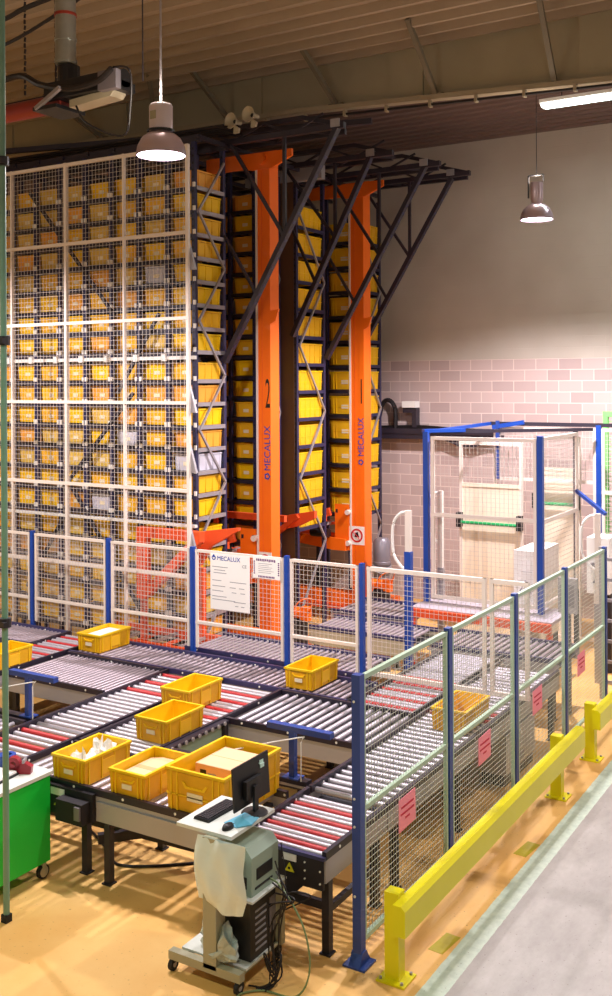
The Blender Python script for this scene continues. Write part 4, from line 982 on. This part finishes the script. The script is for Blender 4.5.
# pipes on the block wall
t = thing('cable_tray', 'dark cable tray with cables along the block wall left of the cage', 'cable tray', (-8.3, 17.8, 3.1))
b = MB(); b.box(-1.0, 1.6, -.06, .198, 0, .1, 'darksteel'); b.box(-1.0, 1.6, -.08, -.05, .1, .2, 'darksteel'); b.build('tray', t)
b = MB()
for k in range(4): b.tube([(-1, .0+k*.03, .13+k*.03), (0, .02, .16+.03*k), (.8, .0, .12+.03*k), (1.6, .02, .14+.02*k)], .02, 'cable')
b.build('cables', t)
b = MB(); b.prism([(.5, 0), (1.5, 0), (1.1, -.12), (.8, -.12)], 'y', -.03, .1, 'darksteel'); b.build('bracket', t)
t = thing('elbow_pipe', 'black elbow pipe on the wall above the cable tray', 'pipe', (-9.0, 17.85, 3.3))
b = MB(); b.tube([(-.2, 0, .0), (-.2, 0, .2), (-.1, 0, .5), (.05, 0, .52), (.15, 0, .35), (.15, 0, 0)], .045, 'cable', 8, 4); b.build('pipe', t)
t = thing('junction_box', 'white box on a black bracket above the cable tray', 'junction box', (-8.5, 17.85, 3.32))
b = MB(); b.box(-.16, .12, -.1, .1, .38, .5, 'white'); b.build('box', t)
b = MB(); b.box(-.16, .12, -.06, .1, .28, .37, 'darksteel'); b.box(.03, .12, -.06, .1, 0, .28, 'darksteel'); b.build('bracket', t)

# ------------------------------------------------------------------ ceiling gear
def lamp(label, loc, R, zc, style):
    t = thing('pendant_lamp', label, 'lamp', loc, 0, 'pendant bell lamps'); z = loc[2]
    prof = [(R, 0), (R*.985, R*.12), (R*.93, R*.38), (R*.78, R*.66), (R*.52, R*.88), (R*.3, R*.97)]
    b = MB(); b.lathe((0, 0, 0), prof + [(r*.96, zz-.004) for r, zz in reversed(prof)], 'chrome', 32); b.build('shade', t, True)
    b = MB(); b.lathe((0, 0, .012), [(.001, 0), (R*.93, 0), (R*.93, .01), (.001, .01)], 'glow', 32); b.build('lens', t, True)
    if style == 0:
        b = MB(); b.lathe((0, 0, R*.97), [(.001, .26), (.10, .26), (.115, .24), (.115, .0), (.001, 0)], 'lamphousing', 24); b.lathe((0, 0, R*.90), [(R*.56, 0), (R*.56, .025), (R*.3, .03)], 'black', 24); b.box(-.04, .03, -.118, -.112, R+.09, R+.17, 'cartgrey')
        b.build('housing', t, True); hz = R*.97+.26
    else:
        b = MB(); b.lathe((0, 0, R*.97), [(R*.3, 0), (.09, .08), (.09, .3), (.001, .31)], 'chrome', 16); b.build('housing', t, True)
        b = MB(); b.bar((-.12, 0, R+.08), (-.12, 0, R+.40), .02, .02, 'black'); b.bar((-.12, 0, R+.40), (.1, 0, R+.40), .02, .02, 'black'); b.bar((.1, 0, R+.4), (.1, 0, R+.3), .02, .02, 'black'); b.build('yoke', t); hz = R+.40
    b = MB(); b.cyl((0, 0, hz), (0, 0, zc-z), .006 if style else .012, 'bracesilver' if not style else 'black', 6); b.build('hanging_wire', t)
    return t
lamp('bright pendant bell lamp hanging in front of the mesh screened rack', (-6.40, 7.81, 6.42), .245, 9.3, 0)
lamp('small polished pendant bell lamp hanging before the plaster wall', (-4.78, 14.2, 6.5), .235, 8.6, 1)
t = thing('tube_light', 'white twin tube ceiling light at the upper right edge', 'light', (-5.0, 15.0, 8.33))
b = MB(); b.box(0, 2.4, -.02, .30, .05, .1, 'white'); b.prism([(-.02, .05), (.08, .0), (.2, .0), (.30, .05)], 'x', 0, .01, 'white'); b.build('housing', t)
for y in (.05, .19):
    b = MB(); b.cyl((.03, y+.02, .025), (2.37, y+.02, .025), .028, 'glow2', 12); b.build('tube', t, True)
for x in (.3, 2.0):
    b = MB(); b.cyl((x, .14, .1), (x, .14, .36), .008, 'leg', 6); b.build('hanger', t)
def horn(label, x, y, z, rz):
    t = thing('horn_speaker', label, 'speaker', (x, y, z), rz, 'horn loudspeakers'); t.scale = (.62, .62, .62)
    b = MB(); b.lathe((0, 0, .06), [(.18, -.20), (.185, -.185), (.13, -.13), (.07, -.03), (.05, .06), (.05, .14)], 'horn', 24, 'y'); b.lathe((0, 0, .06), [(.176, -.198), (.12, -.13), (.06, -.03), (.001, .02)], 'horn', 24, 'y'); b.build('bell', t, True)
    b = MB(); b.lathe((0, 0, .06), [(.001, -.06), (.045, -.06), (.05, -.02), (.05, .1)], 'black', 12, 'y'); b.build('driver', t, True)
    b = MB(); b.prism([(-.05, 0), (.1, -.1), (.07, -.2), (-.07, -.2)], 'y', -.03, .03, 'horn'); b.build('bracket', t)
horn('left horn loudspeaker clamped over the racks', -8.42, 11.95, 7.87, -.15)
horn('right horn loudspeaker clamped over the racks', -8.12, 11.95, 7.92, -.15)
b = MB(); b.cyl((0, 0, 0), (0, 0, 1.6), .112, 'galv', 24, caps=False); b.cyl((0, 0, 0), (0, 0, 1.6), .108, 'galv', 24)
for z in (.02, .25, .52, .78, 1.1): b.cyl((0, 0, z), (0, 0, z+.03), .122, 'galv' if z != .52 else 'pipered', 24)
o = b.build('exhaust_duct', smooth=True); o.location = (-8.0, 8.15, 7.66); tag(o, 'vertical galvanised duct dropping from the roof over the heater', 'duct')
h = thing('radiant_heater', 'black and cream radiant heater unit hanging under the duct', 'heater', (-7.7, 8.1, 7.15))
b = MB(); b.prism([(-.2, .02), (.38, .06), (.42, .1), (.42, .14), (-.2, .1)], 'y', .0, .2, 'horn'); b.box(-.5, .5, 0, .26, .12, .22, 'black'); b.build('casing', h)
b = MB(); b.box(-.5, .3, -.08, -.02, .12, .30, 'black'); b.cyl((-.3, .1, .22), (-.3, .1, .5), .12, 'black', 14); b.box(.3, .55, -.1, -.02, .1, .3, 'motor'); b.cyl((.2, .1, .25), (.5, .1, .25), .1, 'black', 14); b.build('burner', h)
b = MB(); b.tube([(-1.4, -.05, .42), (-.9, -.05, .46), (-.55, -.08, .3), (-.1, -.1, .18), (.3, -.1, .2), (.5, -.1, .3)], .035, 'cable', 8); b.tube([(.5, -.08, .32), (.72, -.08, .25), (.7, -.05, -.12), (.6, -.05, -.4), (.1, -.05, -.2), (-.1, 0, .02)], .012, 'cable', 6); b.build('hose', h)
b = MB(); b.box(-.65, -.3, -.1, .35, .02, .06, 'black'); b.bar((-.6, -.1, .04), (-.2, -.14, .2), .04, .04, 'bracesilver'); b.build('bracket', h)
b = MB(); b.cyl((-5.5, .1, .12), (-.35, .1, .12), .10, 'pipered', 16); b.box(-5.5, -.5, .2, .3, .22, .28, 'darksteel'); b.build('burner_tube', h, True, 'red brown radiant tube')
b = MB()
for x in (-.55, .7): b.cyl((x, .15, .2), (x, .15, 2.15), .008, 'leg', 6)
b.build('hanger', h)
b = MB()
b.tube([(-10.5, 8.4, 8.35), (-9.3, 8.4, 8.45), (-8.9, 8.4, 8.52), (-8.3, 8.4, 8.58), (-7.4, 8.4, 8.72), (-6.6, 8.4, 8.8), (-5.9, 8.5, 9.0), (-5.3, 8.5, 9.28)], .028, 'cable', 6)
b.tube([(-10.5, 8.4, 8.1), (-9.3, 8.4, 8.15), (-8.4, 8.4, 8.35), (-7.4, 8.4, 8.66), (-6.6, 8.4, 8.76)], .02, 'cable', 6)
tag(b.build('roof_cable'), 'pair of black cables slung under the roof at upper left', 'cable')
for x, lab in ((-9.1, 'left'), (-8.6, 'right')):
    b = MB()
    for k in range(24): b.cyl((0, 0, k*.07), (0.01*(k % 2), 0, k*.07+.05), .014, 'leg', 5)
    o = b.build('hanging_chain'); o.location = (x, 8.6, 7.6); tag(o, 'thin hanging chain just left of the duct, the %s one' % lab, 'chain')

# ------------------------------------------------------------------ lights
def spot(loc, power, col, size=PI*.93, blend=.6, r=.12, aim=None):
    l = bpy.data.lights.new('hall_light', 'SPOT'); l.energy = power; l.color = col; l.spot_size = size; l.spot_blend = blend; l.shadow_soft_size = r
    o = bpy.data.objects.new('hall_light', l); COL.objects.link(o); o.location = loc
    if aim is not None: o.rotation_euler = (Vector(aim)-Vector(loc)).to_track_quat('-Z', 'Y').to_euler()
    return o
WARM = (1.0, .86, .74); COOL = (1.0, .93, .96)
C1 = (1.0, .91, .95); C2 = (1.0, .90, .90)
CN_ = PI*.92
C3 = (.86, 1.0, .78)
LAMPS = [(-6.40, 7.81, 6.40, 900, C1, .92, .4), (-4.78, 14.2, 6.48, 2100, C1, .84, .45), (-11.5, 7.81, 6.42, 850, C2, .92, .4), (-1.3, 7.81, 6.42, 400, C2, .92, .4),
         (-6.40, 1.4, 6.42, 250, C3, .92, .4), (-1.3, 1.4, 6.42, 220, C3, .92, .4), (-11.5, 1.4, 6.42, 250, C3, .92, .4), (.3, 14.2, 6.48, 450, C2, .84, .45)]
for x, y, z, p, c, cn, bl in LAMPS:
    spot((x, y, z), p, c, PI*cn, bl)
    l = bpy.data.lights.new('ceiling_fill', 'POINT'); l.energy = 38; l.color = (1, .87, .72); l.shadow_soft_size = .1      # unseen fill added above each lamp to lift the dark ceiling
    o = bpy.data.objects.new('ceiling_fill', l); COL.objects.link(o); o.location = (x, y, z+.62)
w = bpy.data.worlds.new('hall_ambient'); scn.world = w; w.use_nodes = True
w.node_tree.nodes['Background'].inputs[0].default_value = (.75, .85, .6, 1); w.node_tree.nodes['Background'].inputs[1].default_value = .3
def area(loc, sx_, sy_, power, col, rot=(0,0,0)):
    l = bpy.data.lights.new('hall_strip', 'AREA'); l.shape = 'RECTANGLE'; l.size = sx_; l.size_y = sy_; l.energy = power; l.color = col
    o = bpy.data.objects.new('hall_strip', l); COL.objects.link(o); o.location = loc; o.rotation_euler = rot; return o
area((-3.8, 15.14, 8.28), 2.3, .25, 45, (.92, 1, .98))

# ------------------------------------------------------------------ camera
cam = bpy.data.cameras.new('camera'); co = bpy.data.objects.new('camera', cam); COL.objects.link(co)
cam.sensor_fit = 'HORIZONTAL'; cam.sensor_width = 36; cam.lens = 36*1024/612
cam.shift_y = -(498-382)/612
cam.clip_end = 100
yaw = math.radians(31.35)
mw = Matrix.Translation((0, 0, 4.2)) @ Matrix.Rotation(yaw, 4, 'Z') @ Matrix.Rotation(PI/2, 4, 'X') @ Matrix.Rotation(math.radians(-.3), 4, 'Z')
co.matrix_world = mw
scn.camera = co
scn.view_settings.view_transform = 'Standard'; scn.view_settings.look = 'None'; scn.view_settings.gamma = 1; scn.view_settings.use_curve_mapping = False
scn.view_settings.exposure = 0.3
